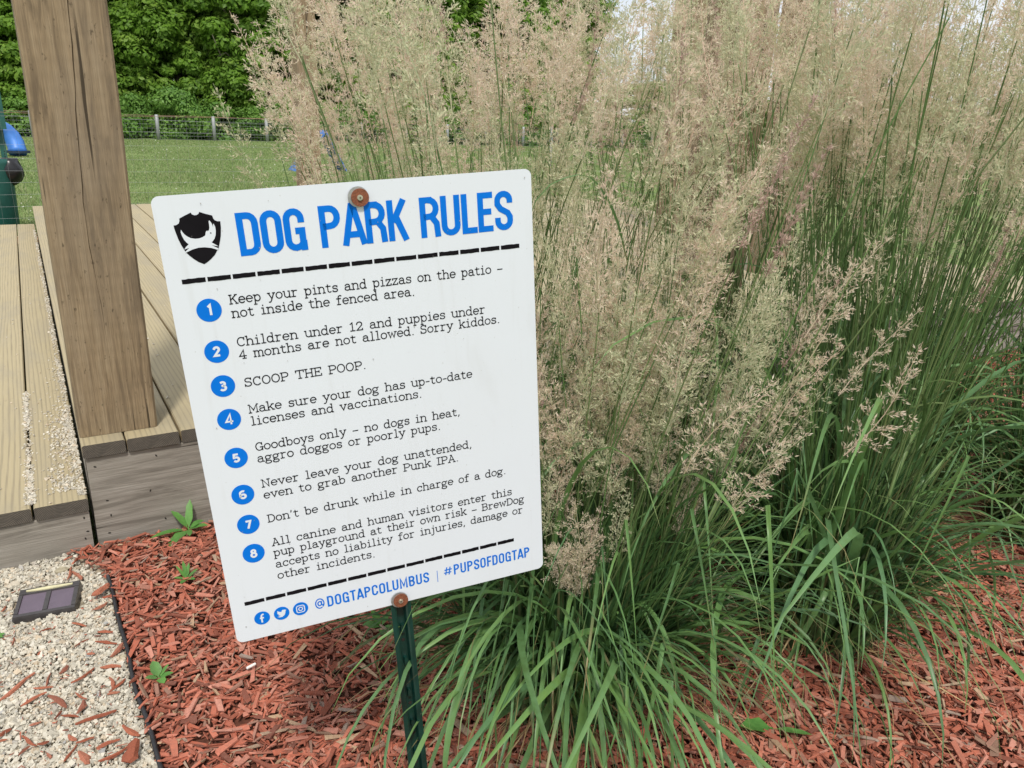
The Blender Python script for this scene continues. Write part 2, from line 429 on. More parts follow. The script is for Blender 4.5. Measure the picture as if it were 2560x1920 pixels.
def blocks(P, half, yaw, pitch, roll, jit, taper=None):
    n = len(P)
    c = np.repeat(CORN[None], n, 0) * half[:, None, :]
    c += rng.normal(0, 1, (n, 8, 3)) * half[:, None, :] * jit
    if taper is not None:
        endm = (CORN[:, 0] > 0); c[:, endm, 1] *= taper[:, None]; c[:, endm, 0] += rng.uniform(-.25, .15, (n, int(endm.sum()))) * half[:, 0:1]
        endm = (CORN[:, 0] < 0); c[:, endm, 1] *= rng.uniform(.4, 1, (n, 1)); c[:, endm, 0] += rng.uniform(-.15, .25, (n, int(endm.sum()))) * half[:, 0:1]
    c = np.einsum('nij,nkj->nki', rotmats(yaw, pitch, roll), c) + P[:, None, :]
    F = BOXF[None] + (np.arange(n) * 8)[:, None, None]
    return c.reshape(-1, 3), F.reshape(-1, 4)

def mulch_pieces(P, big=1.0):
    n = len(P)
    L = np.clip(rng.lognormal(math.log(.021), .50, n), .008, .075) * big
    W = np.clip(rng.lognormal(math.log(.0062), .38, n), .0025, .018) * np.clip(L / .025, .7, 1.25); T = rng.uniform(.0012, .0038, n)
    half = np.stack([L / 2, W / 2, T / 2], 1)
    return blocks(P, half, rng.uniform(0, 6.28, n), rng.normal(0, .20, n), rng.normal(0, .35, n), .14, rng.uniform(.15, 1, n))

# --- mulch
def mound(x, y):
    return .012 * np.sin(x * 5.1 + 1) * np.sin(y * 4.3) + .008 * np.sin(x * 13 + y * 9) + .012
N = 150000
P = np.stack([rng.uniform(-.1, 5.6, N), rng.uniform(.2, 2.36, N), np.zeros(N)], 1)
d_ = np.hypot(P[:, 0], P[:, 1])
keep = (P[:, 0] > edge_x(P[:, 1]) + .008 - .11 * np.clip((P[:, 1] - 2.06) / .14, 0, 1) * rng.uniform(0, 1, N)) & in_view(P, 330) & (P[:, 1] < 2.23) & (rng.uniform(0, 1, N) < np.clip(1.75 - d_ * .33, .28, 1))
P = P[keep]; P[:, 2] = np.maximum(mound(P[:, 0], P[:, 1]), 0) * rng.uniform(.1, 1, len(P)) + rng.uniform(.001, .010, len(P))
V, F = mulch_pieces(P)
tint = np.repeat(rng.uniform(0, 1, len(P)) , 8)
nb = len(P) // 14; Pb_ = P[rng.choice(len(P), nb, replace=False)] + np.array([0, 0, .007])       # broad flakes on top
Lb = rng.uniform(.022, .058, nb); Vb, Fb = blocks(Pb_, np.stack([Lb / 2, rng.uniform(.0035, .0078, nb), rng.uniform(.0009, .0022, nb)], 1), rng.uniform(0, 6.28, nb), rng.normal(0, .14, nb), rng.normal(0, .22, nb), .16, rng.uniform(.4, 1, nb))
F = np.concatenate([F, Fb + len(V)]); V = np.concatenate([V, Vb]); tint = np.concatenate([tint, np.repeat(rng.uniform(.2, .88, nb), 8)])
mu = link('mulch_bed', arr_mesh('mulch_bed', V, F, mats=[M['mulch']], tint=tint)); tag(mu, 'red dyed shredded wood mulch covering the planting bed', 'mulch', kind='stuff')
print('mulch', len(P))
# --- gravel
N = 125000
P = np.stack([rng.uniform(-1.3, .16, N), rng.uniform(.7, 2.232, N), np.zeros(N)], 1)
keep = (P[:, 0] < edge_x(P[:, 1]) - .006 - .10 * np.clip((P[:, 1] - 2.06) / .14, 0, 1) * rng.uniform(.5, 1, N)) & in_view(P, 260)
lamp_hit = (np.abs(P[:, 0] + .092) < .075) & (np.abs(P[:, 1] - 2.0) < .055)
P = P[keep & ~lamp_hit]
n = len(P); s = np.clip(rng.lognormal(math.log(.0028), .38, n), .0013, .009)
half = np.stack([s * rng.uniform(.8, 1.35, n), s * rng.uniform(.7, 1, n), s * rng.uniform(.5, .85, n)], 1) * .82
P[:, 2] = rng.uniform(0, .007, n) + .004 * np.sin(P[:, 0] * 17) * np.sin(P[:, 1] * 13)
V, F = blocks(P, half, rng.uniform(0, 6.28, n), rng.normal(0, .5, n), rng.normal(0, .5, n), .22)
gr = link('gravel_strip', arr_mesh('gravel_strip', V, F, mats=[M['gravel']], tint=np.repeat(rng.uniform(0, 1, n), 8))); tag(gr, 'pale pea gravel strip in front of the wooden step', 'gravel', kind='stuff')
print('gravel', n)

# --- black edging strip
mb = MB()
pts = [(x, y) for x, y in EDGE[1:]]
yy = np.linspace(2.05, -.5, 52)
ring = []
for i, y in enumerate(yy):
    x = float(edge_x(y)) + .0018 * math.sin(y * 23); ring.append((x, y))
pr = [(-.0022, -.03), (-.0022, .012), (-.0042, .014), (-.0046, .019), (-.0018, .0225), (.0018, .0225), (.0046, .019), (.0042, .014), (.0022, .012), (.0022, -.03)]
v = []; f = []
for x, y in ring: v += [(x + a, y, b) for a, b in pr]
k = len(pr)
for i in range(len(ring) - 1): f += [(i * k + j, i * k + (j + 1) % k, (i + 1) * k + (j + 1) % k, (i + 1) * k + j) for j in range(k)]
f += [tuple(range(k)), tuple((len(ring) - 1) * k + j for j in range(k - 1, -1, -1))]
mb.add(v, f)
tag(mb.obj('lawn_edging', M['blackplastic'], smooth=True), 'thin black plastic edging strip between gravel and red mulch', 'edging')

# ------------------------------------------------------------------ deck and step
DT, PT = .316, .038
FY = 2.252
deck = empty('wooden_deck', (2.5, 5.1, 0)); tag(deck, 'raised wooden deck of long weathered planks under the big timber post', 'deck')
O_ = Vector((2.5, 5.1, 0))
joints = [.036, .143, .285, .431, .581, .718, .855]
while joints[-1] < 5.6: joints.append(joints[-1] + .1425)
plk_cache = {}
def plank(parent, po, x0, x1, y0, y1, ztop, name='plank'):
    w = round(x1 - x0, 3); L = round(y1 - y0, 2); key = (w, L)
    if key not in plk_cache:
        mb = MB(); ny = 1
        mb.box(-w / 2, w / 2, -L / 2, L / 2, -PT, 0, 0, 1, .0035)
        mb.m[2] = 2; mb.m[6] = 2
        plk_cache[key] = mb.mesh('plank', [M['plank'], M['end'], M['edgewood']])
    o = link(name, plk_cache[key], parent, ((x0 + x1) / 2 - po.x, (y0 + y1) / 2 - po.y, ztop))
    return o
for i in range(len(joints) - 1):
    a, b = joints[i], joints[i + 1]
    gap = .0012 if i == 0 else .0035
    dz = [0, 0, -.002, .001, 0, -.001][i % 6]
    o = plank(deck, O_, a + (0 if i == 0 else gap), b - (.001 if i == 0 else gap), FY - .008 + .004 * ((i * 7) % 3 - 1) * (i > 0), 8.05, DT + dz)
xr = joints[-1]
# fascia
def board_x(x0, x1, y0, y1, z0, z1):
    mb = MB(); c = .003
    pr = [(y0 + c, z0), (y1, z0), (y1, z1), (y0 + c, z1), (y0, z1 - c), (y0, z0 + c)]
    v = [(x0, y, z) for y, z in pr] + [(x1, y, z) for y, z in pr]; n = 6
    f = [(i, n + i, n + (i + 1) % n, (i + 1) % n) for i in range(n)] + [tuple(range(n)), tuple(range(2 * n - 1, n - 1, -1))]
    mb.add(v, f); return mb
def nail(parent, x, y, z):
    mb = MB(); mb.tube([(0, -.0006, 0), (0, .0012, 0)], .0028, 7)
    o = mb.obj('nail_head', M['hole'], parent, loc=(x, y, z)); o.rotation_euler = (0, random.uniform(0, 3), 0); o.scale = (1.5, 1, .8)
mb = board_x(-.0, 2.4, 0, .036, -.03, .247)
fb = mb.obj('fascia_board', M['fascia'], deck, loc=(.042 - O_.x, FY - O_.y, .028))
for x, z in [(.217, .249), (.061, .246), (.191, .144), (.079, .138), (.083, .091), (.222, .046), (.073, .037)]: nail(fb, x - .042, 0, z - .028)
mb = board_x(0, 3.1, 0, .036, -.03, .247)
fb2 = mb.obj('fascia_board', M['fascia'], deck, loc=(2.446 - O_.x, FY - O_.y, .028))
# left side board of the upper deck (riser beside the step), runs along y
mb = MB(); mb.box(-.018, .018, 0, 5.75, 0, .272, 0, 1, .003)
mb.obj('side_board', [M['fascia'], M['end']], deck, loc=(.058 - O_.x, FY + .04 - O_.y, .003))
mb = MB(); mb.box(0, 5.5, 0, .038, 0, .27)
mb.obj('rear_board', M['fascia'], deck, loc=(.04 - O_.x, 8.0 - O_.y, .004))
for k in range(4):
    mb = MB(); mb.box(0, 5.4, 0, .038, 0, .18)
    mb.obj('joist', M['bark'], deck, loc=(.09 - O_.x, 2.6 + k * 1.4 - O_.y, .09))

step = empty('wooden_step', (-.5, 5.1, 0)); tag(step, 'low wooden step with gravel-strewn planks left of the big post', 'step')
So = Vector((-.5, 5.1, 0)); SZ = .166
sj = [.031, -.101, -.245, -.389, -.533, -.677, -.821, -.965]
for i in range(len(sj) - 1):
    plank(step, So, sj[i + 1] + .0045, sj[i] - .002 * (i > 0), FY - .022 + .004 * (i % 2), 8.03, SZ)
mb = board_x(0, 1.02, 0, .036, -.03, .108)
fs = mb.obj('fascia_board', M['fascia'], step, loc=(-.99 + .5, 2.238 - 5.1, .018))
for x, z in [(.016, .106), (.02, .063), (.012, .042)]: nail(fs, x + .99, 0, z - .018)

# gravel crumbs spilled over the step
N = 1700
Pa = np.stack([rng.normal(.0, .028, N), 2.30 + np.abs(rng.normal(0, .45, N)), np.full(N, SZ + .002)], 1)
N = 900
Pb = np.stack([rng.normal(-.101, .006, N), 2.26 + rng.uniform(0, 1, N) ** 1.3 * 1.0, np.full(N, SZ + .001)], 1)
N = 260
Pc = np.stack([rng.uniform(-.6, .03, N), rng.uniform(2.24, 5.5, N), np.full(N, SZ + .002)], 1)
N = 2300
Pd = np.stack([rng.uniform(.012, .030, N), 2.26 + rng.uniform(0, 1, N) ** 1.5 * 5.4, np.full(N, SZ + .002)], 1)
N = 60
Pe = np.stack([rng.uniform(.24, .9, N), rng.uniform(2.26, 4.2, N), np.full(N, DT + .002)], 1)
P = np.concatenate([Pa, Pb, Pc, Pd, Pe])
clus = np.sin(P[:, 1] * 9.5 + P[:, 0] * 23) * .5 + .5
P = P[((P[:, 0] < .031) | (P[:, 0] > .24)) & (P[:, 1] > 2.235) & ((rng.uniform(0, 1, len(P)) < clus + .25) | (P[:, 0] > .24))]
P = P[~((np.abs(P[:, 0] + .1) > .012) & (P[:, 0] < .0) & (rng.uniform(0, 1, len(P)) < .45) & (P[:, 1] > 2.8))]
n = len(P); s = np.clip(rng.lognormal(math.log(.0020), .3, n), .001, .0045)
half = np.stack([s * rng.uniform(.8, 1.3, n), s, s * .7], 1)
V, F = blocks(P, half, rng.uniform(0, 6.28, n), rng.normal(0, .4, n), rng.normal(0, .4, n), .2)
cr_ = link('gravel_crumbs', arr_mesh('gravel_crumbs', V, F, mats=[M['gravel']], tint=np.repeat(rng.uniform(0, 1, n), 8))); tag(cr_, 'white gravel crumbs spilled over the step planks and along their seams', 'gravel', kind='stuff')

# ------------------------------------------------------------------ timber posts
def timber_post(x0, y0, w, z0, z1, cracks, label, mat):
    t = empty('timber_post', (x0 + w / 2, y0 + w / 2, z0)); tag(t, label, 'post', 'timber posts of the deck pergola')
    hw = w / 2; c = .006
    zs = np.linspace(0, z1 - z0, 70); v = []; n = None
    for z in zs:
        fx = np.interp(z + z0, [p[0] for p in cracks], [p[1] for p in cracks]) + .006 * math.sin(z * 21) + .003 * math.sin(z * 57)
        cw = np.interp(z + z0, [p[0] for p in cracks], [p[2] for p in cracks]) * (.75 + .25 * math.sin(z * 40))
        xc = -hw + fx * w
        wob = .0012 * math.sin(z * 9 + x0)
        ring_ = [(-hw + c, -hw), (xc - cw, -hw), (xc, -hw + max(cw * 3.5, .0004)), (xc + cw, -hw), (hw - c, -hw), (hw, -hw + c), (hw, hw - c), (hw - c, hw), (-hw + c, hw), (-hw, hw - c), (-hw, -hw + c)]
        n = len(ring_); v += [(a + wob, b, z) for a, b in ring_]
    f = [(i * n + j, i * n + (j + 1) % n, (i + 1) * n + (j + 1) % n, (i + 1) * n + j) for i in range(len(zs) - 1) for j in range(n)]
    f += [tuple(range(n - 1, -1, -1)), tuple((len(zs) - 1) * n + j for j in range(n))]
    MB().add(v, f).obj('timber', mat, t)
    return t
cr1 = [(.3, .52, .0002), (.55, .50, .0004), (.75, .47, .0009), (.95, .44, .0016), (1.15, .49, .0020), (1.4, .57, .0019), (1.6, .62, .0022), (3, .62, .002)]
bp = timber_post(.036, 2.303, .199, DT + .001, 2.9, cr1, 'thick weathered timber post standing on the deck corner left of the sign', M['post'])
cr0 = [(.3, .4, .0006), (3, .5, .001)]
timber_post(2.27, 7.55, .19, DT + .001, 2.9, cr0, 'brown timber post at the far edge of the deck above the sign top', M['post'])
timber_post(2.385, 2.30, .20, DT + .001, 2.9, cr0, 'wide brown timber post rising behind the seed heads right of the sign', M['post'])
timber_post(3.93, 3.30, .19, DT + .001, 2.9, cr0, 'slimmer timber post just right of the wide post behind the seed heads', M['post'])
timber_post(4.66, 5.05, .19, DT + .001, 2.9, cr0, 'small far timber post seen left of the wide post through the plumes', M['post'])

# ------------------------------------------------------------------ the sign
SA = Vector((0.44738568, -0.0849262, 0.03850448)).normalized()
SB = Vector((-0.04792802, 0.01178122, 0.60269905)).normalized()
SY = SB.cross(SA).normalized(); SA = SY.cross(SB).normalized()
BL = Vector((.16547, .95401, .49863))
ZOFF = .519
foot = BL + SA * .230 - SB * ZOFF
sign = empty('rules_sign'); tag(sign, 'white dog park rules sign with blue and black lettering on a green steel stake', 'sign')
sign.matrix_world = Matrix(((SA.x, SY.x, SB.x, foot.x), (SA.y, SY.y, SB.y, foot.y), (SA.z, SY.z, SB.z, foot.z), (0, 0, 0, 1)))
def sl(u, v): return ((u - 230) / 1000.0, v / 1000.0 + ZOFF)      # sign millimetres -> local x, z
def rrect(x0, x1, z0, z1, r, n=8):
    out = []
    for cx, cz, a0 in ((x1 - r, z0 + r, -90), (x1 - r, z1 - r, 0), (x0 + r, z1 - r, 90), (x0 + r, z0 + r, 180)):
        out += [(cx + r * math.cos(R_(a0 + 90 * k / n)), cz + r * math.sin(R_(a0 + 90 * k / n))) for k in range(n + 1)]
    return out
x0, z0 = sl(0, 0); x1, z1 = sl(457, 604.7)
mb = MB(); mb.prism(rrect(x0, x1, z0, z1, .009), 0, .0022)
panel = mb.obj('sign_panel', M['sign'], sign)
def disc(cx, cz, r, n=40): return [(cx + r * math.cos(2 * math.pi * k / n), cz + r * math.sin(2 * math.pi * k / n)) for k in range(n)]

# ---- stroke lettering: ribbons laid on the panel
def arc(cx, cy, rx, ry, a0, a1, n=None):
    n = n or max(4, int(abs(a1 - a0) / 20))
    return [(cx + rx * math.cos(R_(a0 + (a1 - a0) * k / n)), cy + ry * math.sin(R_(a0 + (a1 - a0) * k / n))) for k in range(n + 1)]
def path(s):
    pts = []
    for tok in s.split():
        if tok[0] == 'a':
            p = [float(q) for q in tok[1:].split(',')]; seg = arc(*p)
            if pts and math.dist(pts[-1], seg[0]) < 1e-3: seg = seg[1:]
            pts += seg
        else:
            pts.append(tuple(float(q) for q in tok.split(',')))
    return pts
# typewriter slab: x-height 10, caps 14, ascender 15; glyph = (advance, strokes)
TW = {
 'a': (11.5, '1.6,7.6 a5.1,6.9,3.2,3.1,150,0 8.3,6.9 8.3,1.6 9.2,.2 11,.2;8.3,5.9 a4.9,2.9,3.6,2.9,75,345'),
 'b': (11.5, '.2,15 2.2,15 2.2,0;a6,5,3.8,5,150,-150'),
 'c': (10.5, 'a5.6,5,4.3,5,45,320;8.8,9.8 8.8,6.9'),
 'd': (11.8, 'a5,5,3.9,5,30,330;6.8,15 8.9,15 8.9,0 11,0'),
 'e': (10.8, '1.2,5.2 9.7,5.2 a5.4,5,4.3,5,2,318'),
 'f': (9.5, '4,0 4,12 a6.8,12,2.8,3,180,45;1.2,10 7.8,10;1.4,0 7,0'),
 'g': (11.5, 'a4.8,6.5,3.6,3.4,0,360;7.6,8.9 10.6,9.9;2.9,3.6 1.6,2 2.8,.5 7.4,.1 a6.2,-2.3,3.2,2.4,70,0 a5,-2.3,4.4,2.6,0,-180 2.8,.5'),
 'h': (12, '.3,15 2.4,15 2.4,0;2.4,6 a6,6.6,3.5,3.4,170,0 9.5,0;.4,0 4.4,0;7.5,0 11.6,0'),
 'i': (8.5, '1.8,10 4.3,10 4.3,0;1.2,0 7.4,0;4.2,13.4 4.2,14.9'),
 'j': (8, '2.2,10 5,10 5,-2 a2.4,-2,2.6,3,0,-140;4.9,13.4 4.9,14.9'),
 'k': (11.8, '.3,15 2.5,15 2.5,0;9.2,10 2.8,3.6;5,6 9.8,0;.5,0 4.4,0;7.2,10 10.8,10;8,0 11.6,0'),
 'l': (8.5, '1.8,15 4.3,15 4.3,0;1.2,0 7.4,0'),
 'm': (15.5, '.3,10 2.2,10 2.2,0;2.2,6.5 a5,7.2,2.8,2.8,165,0 7.8,0;7.8,6.5 a10.6,7.2,2.8,2.8,165,0 13.4,0;.4,0 4,0;6.2,0 9.4,0;11.8,0 15.3,0'),
 'n': (12, '.3,10 2.4,10 2.4,0;2.4,6 a6,6.6,3.5,3.4,170,0 9.5,0;.4,0 4.4,0;7.5,0 11.6,0'),
 'o': (11, 'a5.4,5,4.3,5,0,360'),
 'p': (11.5, '.2,10 2.2,10 2.2,-5;a6,5,3.8,5,150,-150;.3,-5 4.4,-5'),
 'r': (10.5, '.8,10 3.2,10 3.2,0;3.2,6 a7,6.4,3.8,3.5,175,60;.8,0 6.4,0'),
 's': (10, '8.2,9.8 8.2,7.4;8.2,7.8 a5,7.6,3.2,2.4,20,240 a5,2.6,3.5,2.6,70,-160;1.6,2.6 1.6,.2'),
 't': (9.5, '3.6,13 3.6,3 a6.2,3,2.6,3,180,320;.8,10 7.8,10'),
 'u': (12, '.3,10 2.4,10 2.4,3.6 a6,3.6,3.6,3.6,180,350;7.6,10 9.6,10 9.6,0 11.6,0'),
 'v': (11.5, '1.8,10 5.7,.2 9.6,10;.2,10 3.8,10;7.6,10 11.2,10'),
 'w': (15, '1.8,10 4.6,.2 7.4,9 10.2,.2 13,10;.2,10 3.8,10;11,10 14.8,10'),
 'y': (11.5, '1.8,10 5.9,.6;9.7,10 4.4,-3.4 2.8,-4.8 1.2,-4.4;.2,10 3.8,10;7.6,10 11.2,10'),
 'z': (10.5, '1.5,7.4 1.5,10 8.7,10 1.4,0 9.1,0 9.1,2.6'),
 'A': (13.5, '2,0 6.7,14 11.4,0;3.5,4.6 9.9,4.6;.2,0 4.2,0;9.2,0 13.2,0;4.4,14 6.7,14'),
 'B': (12.5, '2.4,0 2.4,14;.4,14 7,14 a7,10.7,3.4,3.3,90,-90 2.4,7.4;7,7.4 a7,3.7,4,3.7,90,-90 .4,0'),
 'C': (12.5, 'a6.6,7,5.2,7,45,318;10.6,14 10.6,9.6'),
 'D': (13, '2.4,0 2.4,14;.4,14 5.6,14 a5.6,7,6,7,90,-90 .4,0'),
 'E': (12, '2.4,0 2.4,14;.4,14 10.4,14 10.4,10.8;2.4,7.3 7.6,7.3;7.6,9 7.6,5.6;.4,0 10.8,0 10.8,3.4'),
 'G': (13, 'a6.6,7,5.2,7,45,330;10.6,14 10.6,9.8;7.6,6 12.4,6;11,6 11,0'),
 'H': (13.5, '2.6,0 2.6,14;10.8,0 10.8,14;2.6,7.2 10.8,7.2;.5,0 4.7,0;.5,14 4.7,14;8.7,0 12.9,0;8.7,14 12.9,14'),
 'I': (8, '4,0 4,14;1,0 7,0;1,14 7,14'),
 'K': (13, '2.6,0 2.6,14;10.6,14 3,6.2;5.6,8.8 11,0;.5,0 4.7,0;.5,14 4.7,14;8.6,14 12.2,14;9,0 12.8,0'),
 'M': (15, '2.4,0 2.4,14 7.5,4 12.6,14 12.6,0;.4,14 2.4,14;12.6,14 14.6,14;.4,0 4.6,0;10.4,0 14.6,0'),
 'N': (14, '2.6,0 2.6,14 11,0 11,14;.4,14 2.6,14;.4,0 4.8,0;8.8,14 13.2,14'),
 'O': (13, 'a6.5,7,5.2,7,0,360'),
 'P': (12, '2.4,0 2.4,14;.4,14 7,14 a7,10.2,3.9,3.8,90,-90 2.4,6.4;.4,0 5.4,0'),
 'S': (11.5, '9.6,14 9.6,10.6;9.5,11 a5.6,10.6,3.9,3.4,10,240 a5.6,3.7,4.2,3.7,70,-170;1.4,3.8 1.4,0'),
 'T': (13, '6.5,0 6.5,14;1,10.6 1,14 12,14 12,10.6;4,0 9,0'),
 '1': (10, '1.8,11.4 5,14 5,0;1.6,0 8.6,0'),
 '2': (11.5, '1.6,9.8 a5.5,10.2,3.9,3.8,170,-30 1.4,0 9.8,0 9.8,2.6'),
 '4': (11.5, '10.6,4 1,4 7.4,14 7.4,0;4.8,0 10,0'),
 '.': (6, '2.6,.1 3.7,.1'), ',': (6, '3,1 3,-.6 1.8,-2.6'), "'": (5.5, '2.8,14.6 2.8,12.6 2,10.8'),
 '-': (8, '1.2,5.2 6.8,5.2'), '_': (11, '1.2,5.2 9.8,5.2'), ' ': (9, ''),
}
# condensed bold sans: cap 10
SB_ = {
 'D': (5.0, '.75,.75 2.2,.75 a2.4,2.6,1.6,1.85,-90,0 4,7.4 a2.4,7.4,1.6,1.85,0,90 .75,9.25 .75,.75C'),
 'O': (5.0, 'a2.4,2.5,1.65,1.75,180,360 4.05,7.5 a2.4,7.5,1.65,1.75,0,180 .75,2.5C'),
 'G': (5.0, '4.05,6.6 4.05,7.5 a2.4,7.5,1.65,1.75,0,180 .75,2.5 a2.4,2.5,1.65,1.75,180,270 3.4,1.0 4.05,1.8 4.05,4.7 2.5,4.7;4.2,2.4 4.2,0'),
 'P': (4.9, '.75,0 .75,9.25 2.4,9.25 a2.4,7.2,1.6,2.05,90,-90 .75,5.0'),
 'A': (5.0, '.35,0 2.3,9.4 2.7,9.4 4.65,0;1.1,2.6 3.9,2.6'),
 'R': (5.0, '.75,0 .75,9.25 2.4,9.25 a2.4,7.2,1.6,2.0,90,-90 .9,5.1;2.9,5.1 4.0,3.4 4.2,0'),
 'K': (5.0, '.75,0 .75,10;4.0,10 1.3,4.6;2.0,6 4.15,0'),
 'U': (5.0, '.75,10 .75,2.5 a2.4,2.5,1.65,1.75,180,360 4.05,10'),
 'L': (4.0, '.75,10 .75,.75 3.9,.75'),
 'E': (4.2, '3.9,9.25 .75,9.25 .75,.75 3.9,.75;.8,5.1 3.5,5.1'),
 'S': (4.8, '4.0,6.9 4.0,7.6 a2.4,7.6,1.6,1.65,0,180 .8,6.7 1.6,5.5 3.4,4.4 4.0,3.3 4.0,2.4 a2.4,2.4,1.6,1.65,0,-180 .8,3.3'),
 'T': (4.4, '2.2,0 2.2,9.2;0,9.25 4.4,9.25'),
 'C': (4.9, '4.05,6.6 4.05,7.5 a2.4,7.5,1.65,1.75,0,180 .75,2.5 a2.4,2.5,1.65,1.75,180,360 4.05,3.5'),
 'M': (6.2, '.75,0 .75,9.6 3.1,2.2 5.45,9.6 5.45,0'),
 'B': (5.0, '.75,.75 .75,9.25 2.4,9.25 a2.4,7.3,1.55,1.95,90,-90 .9,5.3;2.4,5.2 a2.4,3.0,1.65,2.25,90,-90 .75,.75'),
 'F': (4.0, '3.9,9.25 .75,9.25 .75,0;.8,5.0 3.4,5.0'),
 '@': (8.0, 'a4,4.6,3.3,4.4,-50,300;a3.9,4.6,1.4,1.9,0,360;5.4,6.8 5.3,3.4 6.2,2.7 7.1,3.6'),
 '#': (6.0, '1.4,1 2.4,9;3.6,1 4.6,9;.4,3.4 5.2,3.4;.8,6.4 5.6,6.4'),
}
DIG = {
 '1': '1.2,8.2 3.4,10 3.4,0', '2': '1,7.4 a3.4,7.4,2.3,2.3,175,-30 1.2,1 6,1', '3': '1.2,8.6 a3.2,7.4,2.2,1.9,120,-90 a3.2,2.9,2.6,2.3,90,-150',
 '4': '7.0,2.6 .2,2.6 4.9,10.6 4.9,-.6', '5': '5.6,9 1.6,9 1.3,5.4 a3.4,3.3,2.5,2.4,120,-150', '6': '5.2,8.7 a3.6,7,2.8,2.1,60,180 .9,3.2 a3.4,3.1,2.5,2.2,180,-180',
 '7': '1,9 5.8,9 2.8,0', '8': 'a3.4,7.4,1.9,1.8,-90,270;a3.4,3,2.5,2.4,90,450',
}
def ribbon(pts, w, closed=False, cap=.0):
    p = [Vector(q) for q in pts]
    if closed and (p[0] - p[-1]).length < 1e-4: p = p[:-1]
    q = [p[0]]
    for a in p[1:]:
        if (a - q[-1]).length > 1e-4: q.append(a)
    p = q; n = len(p)
    if not closed and cap:
        p[0] = p[0] + (p[0] - p[1]).normalized() * cap; p[-1] = p[-1] + (p[-1] - p[-2]).normalized() * cap
    L, Rr = [], []
    for i in range(n):
        a = p[i - 1] if (i > 0 or closed) else None; b = p[(i + 1) % n] if (i < n - 1 or closed) else None
        t1 = (p[i] - a).normalized() if a is not None else None; t2 = (b - p[i]).normalized() if b is not None else None
        t1 = t1 or t2; t2 = t2 or t1
        n1 = Vector((-t1.y, t1.x)); n2 = Vector((-t2.y, t2.x)); m = n1 + n2
        if m.length < 1e-3: m = n1.copy()
        m.normalize(); k = w / 2 / max(.45, m.dot(n1))
        L.append(p[i] + m * k); Rr.append(p[i] - m * k)
    v = [tuple(x) for x in L + Rr]; f = []
    for i in range(n if closed else n - 1):
        j = (i + 1) % n; f.append((n + i, n + j, j, i))
    return v, f
def letters(name, text, table, u0, v0, width, cap, capunits, w, mat, parent, y=-.0003, spacing=1.0, shear=0.0, slope=0.0):
    """text laid with its baseline at sign (u0,v0) mm, stretched to width mm"""
    adv = 0; items = []
    for ch in text:
        a, s_ = table[ch]; items.append((adv, s_)); adv += a * spacing
    tot = adv - (table[text[-1]][0] * spacing - table[text[-1]][0])
    sx = width / tot; sy = cap / capunits
    V, F = [], []; k = 0
    for ox, s_ in items:
        for st in [q for q in s_.split(';') if q.strip()]:
            closed = st.endswith('C'); pts = path(st.rstrip('C'))
            if not closed and math.dist(pts[0], pts[-1]) < .05: closed = True
            pts = [((x + ox) * sx, yv * sy) for x, yv in pts]
            v, f = ribbon(pts, w, closed, cap=(w * .22 if table is TW else 0) if not closed else 0)
            b = len(V); yy_ = y - .00007 * (k % 4); k += 1
            for x, z in v:
                lx, lz = sl(u0 + x, v0 + z + slope * x); V.append((lx, yy_, lz))
            F += [tuple(i + b for i in q) for q in f]
    mbx = MB(); mbx.add(V, F)
    return mbx.obj(name, mat, parent)
# headline
for txt, ua, ub in (('DOG', 86, 164.3), ('PARK', 180.5, 290.6), ('RULES', 305, 429.8)):
    letters('headline_lettering', txt, SB_, ua, 529.3, ub - ua, 50.3, 10, 7.7, M['blue'], panel, spacing=1.03)
LINES = [("Keep your pints and pizzas on the patio _", 64.0, 474.2, 412.5), ("not inside the fenced area.", 64.3, 457.2, 290.5),
 ("Children under 12 and puppies under", 64.6, 421.0, 385), ("4 months are not allowed. Sorry kiddos.", 64.8, 404.9, 405),
 ("SCOOP THE POOP.", 65.4, 368.4, 218), ("Make sure your dog has up-to-date", 65.0, 332.8, 361.2), ("licenses and vaccinations.", 65.2, 316, 288.4),
 ("Goodboys only _ no dogs in heat,", 65.4, 280.2, 340.5), ("aggro doggos or poorly pups.", 65.4, 263.9, 310.8),
 ("Never leave your dog unattended,", 65.4, 227.8, 354.5), ("even to grab another Punk IPA.", 65.6, 211, 333.5),
 ("Don't be drunk while in charge of a dog.", 65.6, 175.6, 403.4), ("All canine and human visitors enter this", 65.8, 139.2, 411.2),
 ("pup playground at their own risk _ BrewDog", 66, 122.8, 430), ("accepts no liability for injuries, damage or", 66, 104.9, 427.2), ("other incidents.", 66, 87, 201.2)]
for t_, u, v_, ue in LINES:
    letters('rule_lettering', t_, TW, u, v_, ue - u, 10.6, 14, 1.32, M['ink'], panel)
def flat(name, poly, y0_, mat, parent, th=.00015):
    mbx = MB(); mbx.prism([sl(*p) for p in poly], y0_ - th, y0_); return mbx.obj(name, mat, parent)
def circ(u, v, r, n=44): return [(u + r * math.cos(2 * math.pi * k / n), v + r * math.sin(2 * math.pi * k / n)) for k in range(n)]
